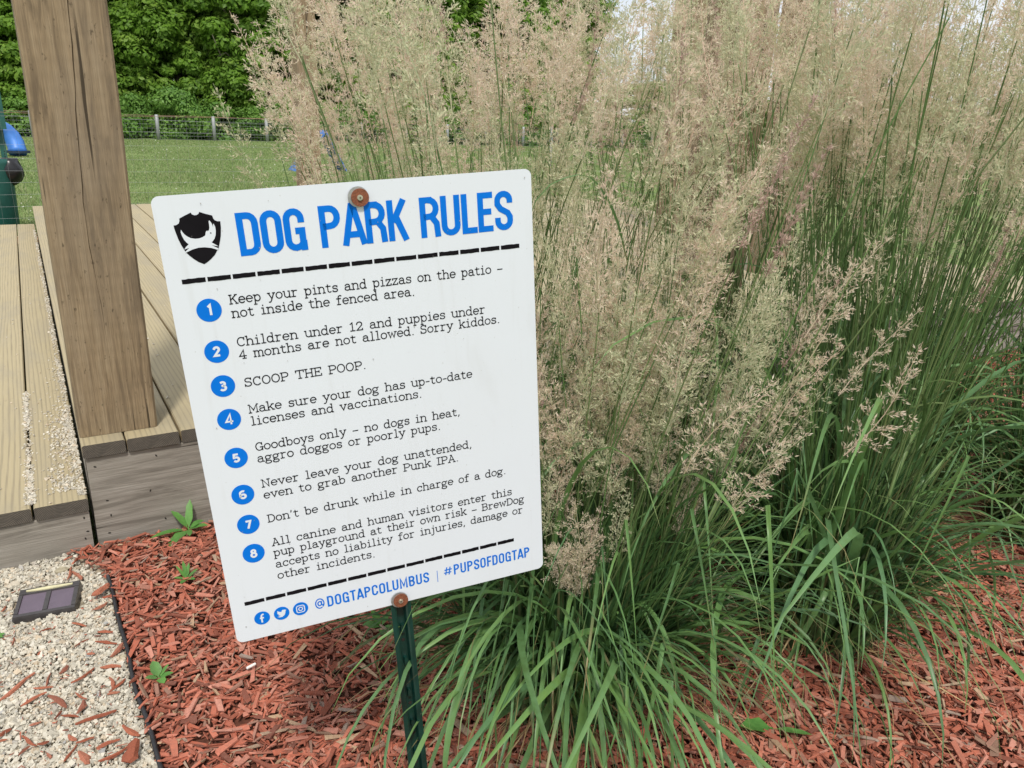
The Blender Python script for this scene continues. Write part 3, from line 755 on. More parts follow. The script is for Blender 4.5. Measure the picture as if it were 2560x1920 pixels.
# dash rules
for row, (ua, ub, v0_, nd) in enumerate(((16.6, 437, 503.9, 15), (18.3, 410.6, 57.0 + 0, 14))):
    gap_ = 2.2; dw = (ub - ua - gap_ * (nd - 1)) / nd
    for k in range(nd):
        u = ua + k * (dw + gap_); vv = v0_ + (0 if row == 0 else 2.3 * k / nd)
        top = 5.4; poly = [(u, vv)]
        m = 7
        poly += [(u + dw * j / m, vv + random.uniform(-.35, .2)) for j in range(1, m)] + [(u + dw, vv)]
        poly += [(u + dw, vv + top)] + [(u + dw * j / m, vv + top + random.uniform(-.3, .35)) for j in range(m - 1, 0, -1)] + [(u, vv + top)]
        flat('dash', poly, -.0002, M['ink'], panel)
# numbered badges
for k, v_ in enumerate((469.6, 417.8, 373.3, 328.7, 275.4, 222.6, 178.4, 134.2)):
    u = 40.4 + k * .13
    bo = flat('number_badge', circ(u, v_, 14.1), -.0002, M['blue'], panel)
    tb = {str(k + 1): (6.8, DIG[str(k + 1)])}
    wd = 8.4 if k else 4.0
    tb = {str(k + 1): ((6.8, DIG[str(k + 1)]) if k else (4.2, DIG['1']))}
    o = letters('numeral', str(k + 1), tb, u - (wd if k else 5) / 2, v_ - 6.0, wd if k else 5, 12.0, 10, 2.2 if k == 3 else 2.8, M['white_ink'], bo, y=-.0006)
# emblem: shield with a leaping dog
SH = [(19.0, 571.6), (22.0, 571.7), (24.8, 573.3), (26.1, 575.9), (26.3, 578.7), (32.3, 581.4), (39.4, 584.3), (40.4, 582.3), (42.7, 581.0), (45.3, 581.1), (47.5, 582.3), (48.6, 584.3), (54.8, 581.6), (61.8, 579.1), (62.3, 575.7), (63.7, 573.5), (66.1, 572.2), (69.4, 571.9), (69.0, 564.9), (67.4, 555.7), (65.6, 549.6), (62.6, 541.1), (61.4, 540.0), (57.3, 534.0), (52.9, 530.1), (48.7, 527.0), (44.2, 524.5), (38.4, 527.7), (33.9, 531.7), (30.2, 535.7), (26.6, 540.4), (23.6, 548.1), (21.3, 555.7), (19.9, 563.5), (19.2, 568.1)]
DG = [(25.9, 566.2), (27.1, 563.5), (28.7, 560.7), (31.2, 558.1), (34.4, 555.9), (39.3, 554.6), (43.7, 554.6), (47.6, 555.7), (50.8, 557.5), (51.4, 560.0), (52.3, 561.9), (53.3, 562.7), (53.7, 561.6), (54.6, 563.0), (55.2, 561.9), (56.5, 565.3), (56.8, 569.2), (56.9, 573.0), (57.8, 574.0), (59.6, 570.8), (60.3, 568.1), (60.5, 565.7), (61.1, 569.5), (61.8, 569.7), (62.9, 565.9), (62.8, 561.2), (61.7, 556.3), (59.9, 552.6), (57.7, 550.1), (56.0, 549.0), (63.0, 543.6), (55.8, 545.5), (62.7, 541.1), (61.5, 539.6), (55.0, 542.5), (47.8, 544.0), (41.2, 544.2), (34.4, 542.8), (26.2, 539.6), (25.8, 540.6), (28.5, 542.7), (31.4, 544.9), (25.6, 543.6), (28.1, 546.5), (31.4, 549.1), (29.3, 551.4), (27.3, 554.7), (25.9, 559.1), (25.2, 563.0)]
em = flat('emblem_shield', SH[::-1], -.0002, M['ink'], panel)
flat('emblem_dog', DG[::-1], -.0005, M['white_ink'], em)
flat('emblem_eye', circ(57.0, 559.6, .75, 12), -.0008, M['ink'], em)
# social icons
ic = [flat('icon_badge', circ(u, 31.4, 10.4), -.0002, M['blue'], panel) for u in (37.3, 63.5, 89.3)]
letters('icon_glyph', 'f', {'f': (6, '2.6,0 2.6,7.4 a4.4,7.4,1.8,2.2,180,90 5.6,9.6;.6,5.6 5.2,5.6')}, 33.6, 24.4, 7, 13.2, 10, 2.3, M['white_ink'], ic[0], y=-.0006)
bird = [(-6, -4.2), (-3.6, -4.1), (-1.8, -3.2), (-3.8, -2.4), (-4.6, -1.2), (-3.4, -1.0), (-5.2, .2), (-5.8, 1.8), (-4.4, 1.6), (-5.6, 3.2), (-5.0, 5.2), (-3.0, 3.4), (.2, 2.2), (.3, 4.0), (1.8, 5.3), (3.8, 4.8), (5.8, 5.2), (5.2, 4.0), (6.4, 3.6), (5.2, 2.2), (4.8, -.6), (3.2, -3.6), (.2, -5.6), (-3.4, -5.6)]
flat('icon_glyph', [(63.5 + x * 1.02, 31.4 + y) for x, y in bird], -.0005, M['white_ink'], ic[1])
rr = rrect(-5.4, 5.4, -5.4, 5.4, 2.6, 4)
V, F = [], []
for k, (pts, w_) in enumerate(((rr, 1.3), (arc(0, 0, 2.6, 2.6, 0, 345, 20), 1.3), ([(3.0, 3.2), (3.9, 3.2)], .9))):
    v, f = ribbon([(89.3 + x, 31.4 + y) for x, y in pts], w_, k < 2); b = len(V)
    V += [(sl(*p)[0], -.0006 - k * .00007, sl(*p)[1]) for p in v]; F += [tuple(i + b for i in q) for q in f]
MB().add(V, F).obj('icon_glyph', M['white_ink'], ic[2])
letters('handle_lettering', '@', SB_, 109, 24.2, 14.0, 15.0, 8.6, 1.7, M['blue'], panel)
letters('handle_lettering', 'DOGTAPCOLUMBUS', SB_, 126.3, 23.6, 149.2, 17.4, 10, 2.55, M['blue'], panel, spacing=1.16, slope=.004)
letters('handle_lettering', '|', {'|': (2, '1,0 1,10')}, 287, 20.4, 2.2, 19.5, 10, .9, M['blue'], panel)
letters('handle_lettering', '#', SB_, 297.5, 27, 14, 15.5, 9.5, 1.8, M['blue'], panel)
letters('handle_lettering', 'PUPSOFDOGTAP', SB_, 313.5, 26.0, 121.8, 17.4, 10, 2.55, M['blue'], panel, spacing=1.16)
# specks of dirt
mb = MB()
for k in range(70):
    u, v_ = random.uniform(5, 450), random.uniform(5, 598); r = random.choice([.3, .4, .5, .8])
    mb.prism([sl(*p) for p in [(u + r * random.uniform(.6, 1.2) * math.cos(a), v_ + r * random.uniform(.6, 1.2) * math.sin(a)) for a in np.linspace(0, 5.3, 6)]], -.00135, -.0011)
sp_ = mb.obj('dirt_speck', plain('grey_dirt', (.35, .34, .32), .9), panel); sp_['kind'] = 'stuff'
# washers and screws
for u, v_, off in ((231.4, 586.2, -1.2), (228.9, 6.9, -.9)):
    cx, cz = sl(u, v_)
    mb = MB(); mb.prism(disc(cx + off / 1000, cz + .0008, .0124), -.0032, -.0016)
    wa = mb.obj('washer', M['zinc'], sign)
    mb = MB(); mb.prism(disc(cx + .0008, cz, .0108), -.0048, -.0032); mb.obj('rust_face', M['rust'], wa)
    mb = MB(); n = 20
    for r0, yv in ((.0034, -.0048),): mb.prism(disc(cx + .0004, cz, .0034, 20), -.0066, -.0048)
    mb.prism(disc(cx + .0004, cz, .0026, 20), -.0074, -.0066)
    mb.box(cx - .0010, cx + .0018, -.0077, -.0074, cz - .0003, cz + .0003, 1); mb.box(cx + .0001, cx + .0007, -.0078, -.0075, cz - .0014, cz + .0014, 1)
    mb.obj('screw', [M['screw'], M['hole']], wa)
# U-channel stake with punched lugs
prof = [(-.0235, .004), (-.0235, .0020), (-.0150, .0020), (-.0110, .0035), (-.0075, .0145), (.0075, .0145), (.0110, .0035), (.0150, .0020), (.0235, .0020), (.0235, .004), (.0158, .0046), (.0125, .0060), (.0090, .0172), (-.0090, .0172), (-.0125, .0060), (-.0158, .0046)]
prof = [(x * .64, y + .0004) for x, y in prof]
n = len(prof); mb = MB()
za, zb = -.25, ZOFF + .6005
v = [(x, y, za) for x, y in prof] + [(x, y, zb) for x, y in prof]
f = [(i, n + i, n + (i + 1) % n, (i + 1) % n) for i in range(n)]
mb.add(v, f)
for zz in (za, zb):
    base = [(x, y, zz) for x, y in prof]
    mb.add(base, [(0, 1, 2, 15), (2, 3, 14, 15), (3, 4, 13, 14), (4, 5, 12, 13), (5, 6, 11, 12), (6, 7, 10, 11), (7, 8, 9, 10)])
st = mb.obj('stake', M['greenpost'], sign)
for k in range(13):
    zz = ZOFF - .060 - k * .0605
    if zz < -.05: break
    mb = MB()
    s_ = [(-.0055, 0), (.0055, 0), (.0055, .011), (.0035, .0145), (-.0035, .0145), (-.0055, .011)]
    v = [(x * .62, .0150, z) for x, z in s_] + [(x * .45, .0085 - z * .1, z + .001) for x, z in s_]
    mb.add(v, [tuple(range(6, 12))] + [(i, 6 + i, 6 + (i + 1) % 6, (i + 1) % 6)[::-1] for i in range(6)])
    mb.obj('lug', M['greenpost'], st, loc=(0, 0, zz))
    mb = MB(); mb.prism(disc(0, 0, .0028, 12), .0140, .0146); mb.obj('stake_hole', M['hole'], st, loc=(0, .00005, zz - .016))

# ------------------------------------------------------------------ solar lamp in the gravel
lamp = empty('solar_light', (-.092, 2.0, .0), (0, 0, -.19)); tag(lamp, 'flat dark solar ground light with two violet panes lying in the gravel', 'solar light')
mb = MB()
hx, hy = .070, .050
def frust(mb, x0, x1, y0, y1, z0, z1, ins, mi=0):
    v = [(x0, y0, z0), (x1, y0, z0), (x1, y1, z0), (x0, y1, z0), (x0 + ins, y0 + ins, z1), (x1 - ins, y0 + ins, z1), (x1 - ins, y1 - ins, z1), (x0 + ins, y1 - ins, z1)]
    mb.add(v, [(3, 2, 1, 0), (0, 1, 5, 4), (1, 2, 6, 5), (2, 3, 7, 6), (3, 0, 4, 7), (4, 5, 6, 7)], mi)
frust(mb, -hx, hx, -hy - .002, hy + .010, -.01, .010, .002)
# frame bars round the two panes
for a in ((-hx + .002, hx - .002, -hy, -hy + .012), (-hx + .002, hx - .002, hy - .014, hy + .008), (-hx + .002, -hx + .013, -hy + .012, hy - .014), (hx - .014, hx - .002, -hy + .012, hy - .014), (-.0062, .0062, -hy + .012, hy - .014)):
    frust(mb, a[0], a[1], a[2], a[3], .0095, .0155, .0012)
lo = mb.obj('housing', M['bronze'], lamp, loc=(0, 0, .006)); lo.rotation_euler = (.10, -.03, 0)
for a in ((-hx + .012, -.005), (.005, hx - .013)):
    mb = MB(); mb.box(a[0], a[1], -hy + .011, hy - .013, .0085, .0122); mb.obj('solar_pane', M['pane'], lo)
mb = MB(); v = [(x, hy + .001 - .003 * abs(x) / .055, z) for z in (.0150, .0185) for x in np.linspace(-.052, .052, 9)] + [(x, hy - .009 + .004 * (x / .055) ** 2, z) for z in (.0150, .0185) for x in np.linspace(-.052, .052, 9)]
f = [(9 + i, 10 + i, 28 + i, 27 + i)[::-1] for i in range(8)] + [(18 + i, 19 + i, 28 + i, 27 + i) for i in range(8)] + [(i, i + 1, 10 + i, 9 + i) for i in range(8)]
mb.add(v, f); mb.obj('lens_strip', M['cream'], lo)

# ------------------------------------------------------------------ stray chips on the gravel
CH = [(-0.16, 1.69, 0.085, 0.53, .010), (-0.13, 1.632, 0.050, 0.19, .008), (-0.087, 1.601, 0.058, -0.96, .014), (-0.024, 1.514, 0.074, 0.01, .011), (-0.071, 1.704, 0.024, 0.9, .014), (-0.037, 1.663, 0.058, 0.57, .008), (-0.112, 1.661, 0.038, -0.4, .006), (-0.102, 1.683, 0.036, 1.2, .006), (-0.032, 1.787, 0.041, 0.74, .004), (0.018, 1.762, 0.051, -0.45, .009), (0.025, 1.979, 0.060, 0.97, .026), (0.020, 1.922, 0.04, 0.7, .012), (-0.038, 2.12, 0.06, 1.28, .009), (-0.021, 2.10, 0.07, -1.4, .010), (-0.098, 1.88, 0.02, -0.25, .005), (-0.031, 1.866, 0.038, -0.62, .006), (-0.14, 1.505, 0.048, -0.97, .007), (-0.117, 1.486, 0.02, -0.04, .008), (-0.068, 1.475, 0.024, -1.08, .010), (-0.047, 1.456, 0.032, -0.25, .006), (-0.052, 1.409, 0.043, -1.37, .017), (-0.009, 1.425, 0.042, -0.03, .010), (-0.073, 1.433, 0.041, 1.08, .006), (-0.003, 1.39, 0.053, 0.24, .008), (0.033, 1.441, 0.047, -1.03, .014), (0.028, 1.37, 0.050, 0.97, .034), (-0.182, 1.552, 0.028, 0.63, .010), (-0.149, 1.482, 0.025, 0.62, .007), (-0.185, 1.531, 0.016, -0.16, .006), (-0.045, 1.595, 0.042, -1.01, .005), (-0.047, 1.561, 0.041, 1.22, .016), (-0.089, 1.556, 0.022, 0.75, .006), (-0.068, 1.542, 0.036, -0.7, .006), (0.015, 1.61, 0.043, -1.49, .009), (0.015, 1.573, 0.024, -0.09, .006), (0.024, 1.594, 0.042, 0.7, .007), (0.066, 1.596, 0.067, 1.02, .010), (0.036, 1.722, 0.042, 0.76, .014), (-0.115, 1.791, 0.015, 0.95, .008), (-0.016, 1.735, 0.016, -0.36, .008), (0.02, 1.806, 0.034, -0.34, .011), (-0.129, 1.551, 0.019, 0.18, .007), (-0.166, 1.866, 0.03, 1.48, .005), (-0.185, 2.018, 0.022, 1.13, .006), (-0.108, 1.445, 0.021, -1.35, .008), (0.019, 1.666, 0.045, -0.5, .010)]
M['chip'] = tintmat('red_chip_wood', [(0, (.20, .060, .036)), (.3, (.34, .10, .055)), (.55, (.42, .14, .08)), (.8, (.48, .20, .13)), (1, (.24, .09, .06))], .85, 240, .8)
special = {0: 'long dark red wood sliver at the left end of the gravel', 3: 'long straight red chip lying across the lower gravel', 10: 'thick rounded red chip beside the top of the black edging', 25: 'broad flat red chip leaning over the black edging at the bottom', 36: 'dark red chip leaning across the middle of the black edging', 30: 'pale pink oval chip lying in the middle of the gravel'}
for k, (x, y, L, yaw, w) in enumerate(CH):
    hl, hw_, ht = L / 2, w / 2, .0022 + .12 * w
    pts_ = []; m = 5
    for i in range(m):
        s = -1 + 2 * i / (m - 1); ww = hw_ * (1 - .55 * abs(s) ** 2.2) * random.uniform(.6, 1.25); bend = .06 * L * math.sin(s * 2 + k)
        up_ = ht * (1 - .5 * abs(s)); off = random.uniform(-.1, .1) * hw_
        pts_.append([(s * hl, -ww + off + bend, -up_ * .4), (s * hl + random.uniform(-.002, .002), -ww * .5 + off + bend, up_), (s * hl, ww * .5 + off + bend, up_ * random.uniform(.7, 1)), (s * hl + random.uniform(-.002, .002), ww + off + bend, -up_ * .4)])
    v = [p for r in pts_ for p in r]
    f = [(i * 4 + j, i * 4 + (j + 1) % 4, (i + 1) * 4 + (j + 1) % 4, (i + 1) * 4 + j)[::-1] for i in range(m - 1) for j in range(4)] + [(0, 1, 2, 3), tuple((m - 1) * 4 + j for j in (3, 2, 1, 0))]
    o = MB().add(v, f).obj('wood_chip', M['chip'], None, loc=(x, y, .012 + (.012 if k in (10, 25, 36) else 0)), rot=(random.uniform(-.25, .25), random.uniform(-.18, .18), yaw))
    if k in special: tag(o, special[k], 'wood chip')
    else:
        size_ = 'tiny' if L < .025 else 'short' if L < .039 else 'mid-sized' if L < .05 else 'long'
        ori_ = 'lying crosswise' if abs(yaw) < .45 else 'slanting up right' if yaw > 0 and yaw < 1.15 else 'slanting down right' if yaw < 0 and yaw > -1.15 else 'pointing at the step'
        ed_ = float(edge_x(y)) - x
        wh_ = 'near the edging' if ed_ < .05 else 'mid-strip' if ed_ < .13 else 'leftward'
        ro_ = 'under the step' if y > 2.06 else 'level with the solar light' if y > 1.9 else 'just below the solar light' if y > 1.78 else 'halfway down the gravel' if y > 1.62 else 'in the lower gravel' if y > 1.5 else 'at the bottom of the gravel'
        if k in (13, 30): size_ = 'thin'
        if k in (40, 28, 26): size_ = 'slim'
        tag(o, f'{size_} red chip {ori_}, {wh_}, {ro_}', 'wood chip', 'red wood chips strayed onto the gravel')
N = 260
P = np.stack([rng.uniform(-.30, .05, N), 1.30 + .82 * rng.uniform(0, 1, N) ** 1.3, rng.uniform(.008, .013, N)], 1)
n = len(P); Ls = np.clip(rng.lognormal(math.log(.008), .4, n), .003, .02)
V, F = blocks(P, np.stack([Ls / 2, rng.uniform(.0006, .0016, n), rng.uniform(.0004, .001, n)], 1), rng.uniform(0, 6.28, n), rng.normal(0, .15, n), rng.normal(0, .3, n), .15, rng.uniform(.2, 1, n))
o = link('wood_splinters', arr_mesh('wood_splinters', V, F, mats=[M['mulch']], tint=np.repeat(rng.uniform(0, 1, n), 8))); tag(o, 'fine red wood splinters strewn over the pale gravel', 'splinters', kind='stuff')
# cigarette end
mb = MB(); mb.tube([(-.011, 0, 0), (-.010, 0, 0), (.010, 0, 0), (.011, 0, 0)], [.0025, .0032, .0032, .0028], 10)
tag(mb.obj('paper_stub', M['white'], None, loc=(.284, 1.499, .030), rot=(0, .05, .35)), 'small white paper stub lying on the red mulch', 'litter')
# loose stone by the step
def stone(x, y, r, lab, mat):
    mb = MB(); v = []; f = []
    for i in range(1, 5):
        for j in range(8): v.append((r * 1.4 * math.sin(i * math.pi / 5) * math.cos(j * .785) * random.uniform(.85, 1.1), r * math.sin(i * math.pi / 5) * math.sin(j * .785) * random.uniform(.85, 1.1), r * .6 * math.cos(i * math.pi / 5)))
    for i in range(3):
        for j in range(8): f.append((i * 8 + j, (i + 1) * 8 + j, (i + 1) * 8 + (j + 1) % 8, i * 8 + (j + 1) % 8))
    f += [tuple(range(8)), tuple(range(31, 23, -1))]
    tag(mb.add(v, f).obj('stone', mat, None, loc=(x, y, r * .5)), lab, 'stone')
M['stone'] = plain('tan_stone', (.42, .37, .26), .85, 0, .3, 60, .4)
stone(-.055, 2.155, .013, 'tan stone at the foot of the low step', M['stone'])
stone(.046, 1.70, .008, 'tan stone half buried beside the black edging', M['stone'])

# ------------------------------------------------------------------ weeds
def weed_leaf(L, W, up, droop, wav=.1):
    m = 8; v = []
    x = 0; z = 0; a = up
    for i in range(m + 1):
        s = i / m; w = W * (math.sin(math.pi * min(1, s * .92 + .05)) ** .8 if s < 1 else .02) * (.25 if s < .18 else 1)
        w *= 1 + wav * math.sin(i * 2.4)
        v += [(x, -w / 2, z + w * .12), (x, 0, z), (x, w / 2, z + w * .12)]
        a -= droop / m; x += L / m * math.cos(a); z += L / m * math.sin(a)
    f = [(i * 3 + j, i * 3 + j + 1, i * 3 + j + 4, i * 3 + j + 3) for i in range(m) for j in range(2)]
    return v, f
def weed(x, y, leaves, label, z=.02):
    t = empty('weed', (x, y, z)); tag(t, label, 'weed'); t.scale = (.86, .86, .9)
    for (az, L, W, up, dr) in leaves:
        v, f = weed_leaf(L * random.uniform(.85, 1.1), W * random.uniform(.8, 1.1), up, dr, random.uniform(.05, .22))
        MB().add(v, f).obj('leaf', M['weed'], t, smooth=True, rot=(0, 0, az))
weed(.103, 1.558, [(1.75, .050, .028, .95, .5), (3.0, .036, .020, .5, .4), (-1.25, .033, .026, .3, .5), (.05, .036, .016, .35, .5), (.75, .045, .010, .5, .3)], 'small round-leaved weed seedling beside the black edging', .026)
weed(.275, 2.20, [(2.3, .095, .034, 1.05, .6), (1.2, .095, .030, 1.2, .4), (.3, .06, .026, .7, .8), (3.3, .12, .024, .35, .5), (3.9, .11, .034, .2, .5), (-.3, .07, .024, .5, .6), (4.6, .07, .022, .3, .3)], 'broad-leaved green weed growing against the deck fascia left of the sign', .02)
weed(.222, 1.93, [(1.6, .062, .012, 1.2, .2), (2.2, .05, .012, 1.0, .4), (1.0, .055, .012, 1.1, .3), (3.0, .04, .014, .6, .4), (.3, .045, .012, .7, .4), (4.2, .04, .016, .5, .4), (5.4, .035, .014, .5, .4)], 'bushy little weed between the fascia and the sign edge', .022)
weed(-.196, 1.905, [(.2, .020, .010, .3, .2), (1.4, .018, .010, .3, .2), (5.4, .018, .010, .3, .2), (2.6, .018, .01, .3, .2)], 'tiny green seedling at the left end of the gravel', .01)
weed(.59, 1.50, [(2.6, .05, .030, .4, .5), (.6, .06, .016, .6, .4), (1.7, .055, .022, .8, .6), (4.6, .05, .026, .3, .4), (5.6, .06, .014, .4, .6)], 'light green weed behind the green sign stake', .024)
weed(1.175, .805, [(2.55, .075, .042, .18, .3), (-.75, .085, .018, .1, .15)], 'single broad green leaf lying on the mulch at the bottom', .022)

# ------------------------------------------------------------------ feather reed grass
def blade(L, w, az, e0, e1, power=1.6, base=(0, 0, 0), m=10, twist=0.0, side=0.0, kink=None):
    """arching leaf ribbon with a shallow keel: 3 points per section"""
    s = np.linspace(0, 1, m + 1); el = e0 + (e1 - e0) * s ** power
    if kink: el = np.where(s > kink[0], np.minimum(el, kink[1]), np.maximum(el, e0 - .35))
    aa = az + side * s ** 1.5
    ds = L / m
    dx = np.cos(el) * np.cos(aa) * ds; dy = np.cos(el) * np.sin(aa) * ds; dz = np.sin(el) * ds
    P = np.stack([np.concatenate([[0], np.cumsum(q[:-1])]) for q in (dx, dy, dz)], 1) + np.array(base)
    ww = w * np.minimum(1, .45 + s * 3) * np.clip(1 - s ** 3.2, .02, 1) / 2
    tdir = np.stack([np.cos(el) * np.cos(aa), np.cos(el) * np.sin(aa), np.sin(el)], 1)
    lat = np.stack([-np.sin(aa), np.cos(aa), np.zeros_like(aa)], 1); nrm = np.cross(tdir, lat)
    tw = twist * s; lat2 = lat * np.cos(tw)[:, None] + nrm * np.sin(tw)[:, None]; n2 = np.cross(tdir, lat2)
    A = P - lat2 * ww[:, None] + n2 * (ww * .35)[:, None]; B = P; C_ = P + lat2 * ww[:, None] + n2 * (ww * .35)[:, None]
    V = np.stack([A, B, C_], 1).reshape(-1, 3)
    F = [(i * 3 + j, i * 3 + j + 1, i * 3 + j + 4, i * 3 + j + 3) for i in range(m) for j in range(2)]
    return V, np.array(F)
class Acc:
    def __init__(s): s.V = []; s.Q = []; s.T = []; s.t = []; s.n = 0; s.al = []
    def add(s, V, Q=None, T=None, tint=0.0, along=False):
        V = np.asarray(V, float); s.V.append(V)
        if Q is not None: s.Q.append(np.asarray(Q) + s.n)
        if T is not None: s.T.append(np.asarray(T) + s.n)
        s.t.append(np.full(len(V), tint)); s.n += len(V)
        s.al.append(np.repeat(np.linspace(0, 1, len(V) // 3), 3) if along else np.zeros(len(V)))
    def mesh(s, name, mats, smooth=False):
        Q = np.concatenate(s.Q) if s.Q else None; T = np.concatenate(s.T) if s.T else None
        return arr_mesh(name, np.concatenate(s.V), Q, T, mats, np.concatenate(s.t), smooth, None, np.concatenate(s.al) if len(s.al) == len(s.V) else None)

def thin_tube(P, r, sides=3):
    P = np.asarray(P, float); n = len(P); r = np.broadcast_to(r, n)
    t = np.gradient(P, axis=0); t /= np.linalg.norm(t, axis=1)[:, None] + 1e-9
    u = np.cross(t, [0.31, .95, .02]); u /= np.linalg.norm(u, axis=1)[:, None] + 1e-9; w = np.cross(t, u)
    V = np.stack([P + (u * math.cos(2 * math.pi * k / sides) + w * math.sin(2 * math.pi * k / sides)) * r[:, None] for k in range(sides)], 1).reshape(-1, 3)
    F = np.array([(i * sides + k, i * sides + (k + 1) % sides, (i + 1) * sides + (k + 1) % sides, (i + 1) * sides + k) for i in range(n - 1) for k in range(sides)])
    return V, F

# flowering stems: variants share meshes; tip kept to hang the seed head on
stalk_vars = []
for k in range(16):
    h = [1.18, 1.05, 1.28, .92, 1.36, .80, 1.10, 1.22, .70, 1.0, 1.32, .86, 1.15, .60, 1.25, .75][k]
    bend = rng.uniform(.02, .11) * (1.5 if h < .85 else 1)
    s = np.linspace(0, 1, 14); x = bend * s ** 2.3 * h; y = .012 * np.sin(s * 5 + k) * s
    z = h * s - .5 * bend ** 2 * s ** 3
    Pp = np.stack([x, y, z], 1)
    a = Acc(); V, F = thin_tube(Pp, np.interp(s, [0, .6, 1], [.0021, .0017, .0011])); a.add(V, F, tint=rng.uniform())
    # leaves carried on the stem
    for q in range(rng.integers(0, 3)):
        sz = rng.uniform(.12, .52); b = [np.interp(sz, s, Pp[:, i]) for i in range(3)]
        V, F = blade(rng.uniform(.20, .36), rng.uniform(.004, .0075), rng.uniform(0, 6.28), rng.uniform(1.1, 1.4), rng.uniform(-.6, .9), 1.8, b, 8, rng.uniform(-1, 1)); a.add(V, F, tint=rng.uniform(), along=True)
    me = a.mesh('flower_stalk', [M['stem']], True)
    d = Vector(Pp[-1] - Pp[-2]).normalized(); stalk_vars.append((me, Vector(Pp[-1]), d, h))

def seed_head(L, spread, density, lean, mat, k, spk=.0076):
    """open panicle: whorls of fine branches carrying slender spikelets"""
    r = np.random.default_rng(100 + k); a = Acc(); nn = int(L / .0165)
    s = np.linspace(0, 1, 8); ax = np.stack([lean * L * s ** 2, .04 * L * np.sin(s * 4), L * s], 1)
    V, F = thin_tube(ax, np.interp(s, [0, 1], [.0010, .0004])); a.add(V, F, tint=.5)
    sp, sdv, stn = [], [], []
    for i in range(nn):
        t = (i + r.uniform(-.3, .3)) / nn; t = min(max(t, 0), 1)
        base = np.array([np.interp(t, s, ax[:, q]) for q in range(3)])
        env = (math.sin(math.pi * min(1, .12 + t * .95)) ** .7) * (1.05 - .55 * t)
        for b in range(int(density * (1.15 - .5 * t) + r.uniform(0, 1))):
            az = r.uniform(0, 6.28); el = r.uniform(.45, 1.1) if spread > .02 else r.uniform(1.0, 1.35)
            bl = spread * env * r.uniform(.45, 1.15) + .006
            dr = np.array([math.cos(az) * math.cos(el), math.sin(az) * math.cos(el), math.sin(el)])
            m = 4; q = np.linspace(0, 1, m); sag = -.35 * bl * q ** 2 * r.uniform(0, 1.2)
            Bp = base + dr * (q * bl)[:, None]; Bp[:, 2] += sag
            side = np.cross(dr, [0, 0, 1]); side /= np.linalg.norm(side) + 1e-6
            wv = .00030
            V = np.stack([Bp - side * wv, Bp + side * wv], 1).reshape(-1, 3)
            a.add(V, np.array([(2 * j, 2 * j + 1, 2 * j + 3, 2 * j + 2) for j in range(m - 1)]), tint=.4)
            ns = max(5, int(bl / .0021))
            for j in range(ns):
                u_ = 1.05 - .75 * abs(r.normal(0, .5)); u_ = min(max(u_, .2), 1.08); c_ = np.array([np.interp(min(u_, 1), q, Bp[:, z_]) for z_ in range(3)]) + r.normal(0, .0016, 3)
                dv = dr * r.uniform(.3, 1) + r.normal(0, .45, 3) + np.array([0, 0, .15]); dv /= np.linalg.norm(dv)
                sp.append(c_ + dv * .0015); sdv.append(dv); stn.append(r.uniform())
    sp = np.array(sp); sdv = np.array(sdv); n = len(sp)
    ln = spk * r.uniform(.7, 1.25, n); wd = ln * r.uniform(.19, .30, n)
    rv = r.normal(0, 1, (n, 3)); lat = np.cross(sdv, rv); lat /= np.linalg.norm(lat, axis=1)[:, None]
    V = np.stack([sp, sp + sdv * (ln * .45)[:, None] + lat * wd[:, None] * .5, sp + sdv * ln[:, None], sp + sdv * (ln * .45)[:, None] - lat * wd[:, None] * .5], 1)
    a.V.append(V.reshape(-1, 3)); a.Q.append((np.arange(n) * 4)[:, None] + np.arange(4)[None] + a.n); a.t.append(np.repeat(stn, 4)); a.n += 4 * n
    return a.mesh('seed_head', [mat])
heads = {'tan': [], 'green': [], 'purple': []}
for k in range(9): heads['tan'].append(seed_head(rng.uniform(.19, .27), rng.uniform(.040, .060), 4.6, rng.uniform(0, .3), M['seed_tan'], k))
for k in range(5): heads['green'].append(seed_head(rng.uniform(.18, .25), rng.uniform(.038, .054), 4.4, rng.uniform(0, .35), M['seed_green'], 20 + k))
for k in range(4): heads['purple'].append(seed_head(rng.uniform(.18, .25), rng.uniform(.013, .020), 7.5, rng.uniform(0, .15), M['seed_purple'], 40 + k, .0062))
heads['front'] = [seed_head(.20, .060, 9.5, .12 * k, M['seed_tan'], 60 + k, .0066) for k in range(3)] + [seed_head(.22, .050, 8.0, .3, M['seed_green'], 66, .0066)]
print('seed tris', {k: [len(m.polygons) for m in v] for k, v in heads.items()})

leaf_vars = []
for k in range(16):
    a = Acc(); V, F = blade(rng.uniform(.52, .98), rng.uniform(.0070, .0150), 0, rng.uniform(1.05, 1.50), rng.uniform(-1.75, -1.0), rng.uniform(1.3, 2.8), (0, 0, 0), 14, rng.uniform(-.9, .9), rng.uniform(-.7, .7), (rng.uniform(.45, .7), rng.uniform(-1.5, -1.0)) if k % 4 == 3 else None); a.add(V, F, tint=0, along=True)
    leaf_vars.append(a.mesh('leaf_blade', [M['leaf']], True))
head_top = Vector((0, 0, 1))
def add_head(st, tip, d, kind, sc=1.0, spin=0.0, idx=None):
    hm = heads[kind][rng.integers(len(heads[kind])) if idx is None else idx]
    q = d.to_track_quat('Z', 'Y'); e = (q @ Euler((0, 0, spin)).to_quaternion()).to_euler()
    o = link('seed_head', hm, st, tip, e); o.scale = (sc, sc, sc); return o
SNV = -SY      # sign normal, towards the path
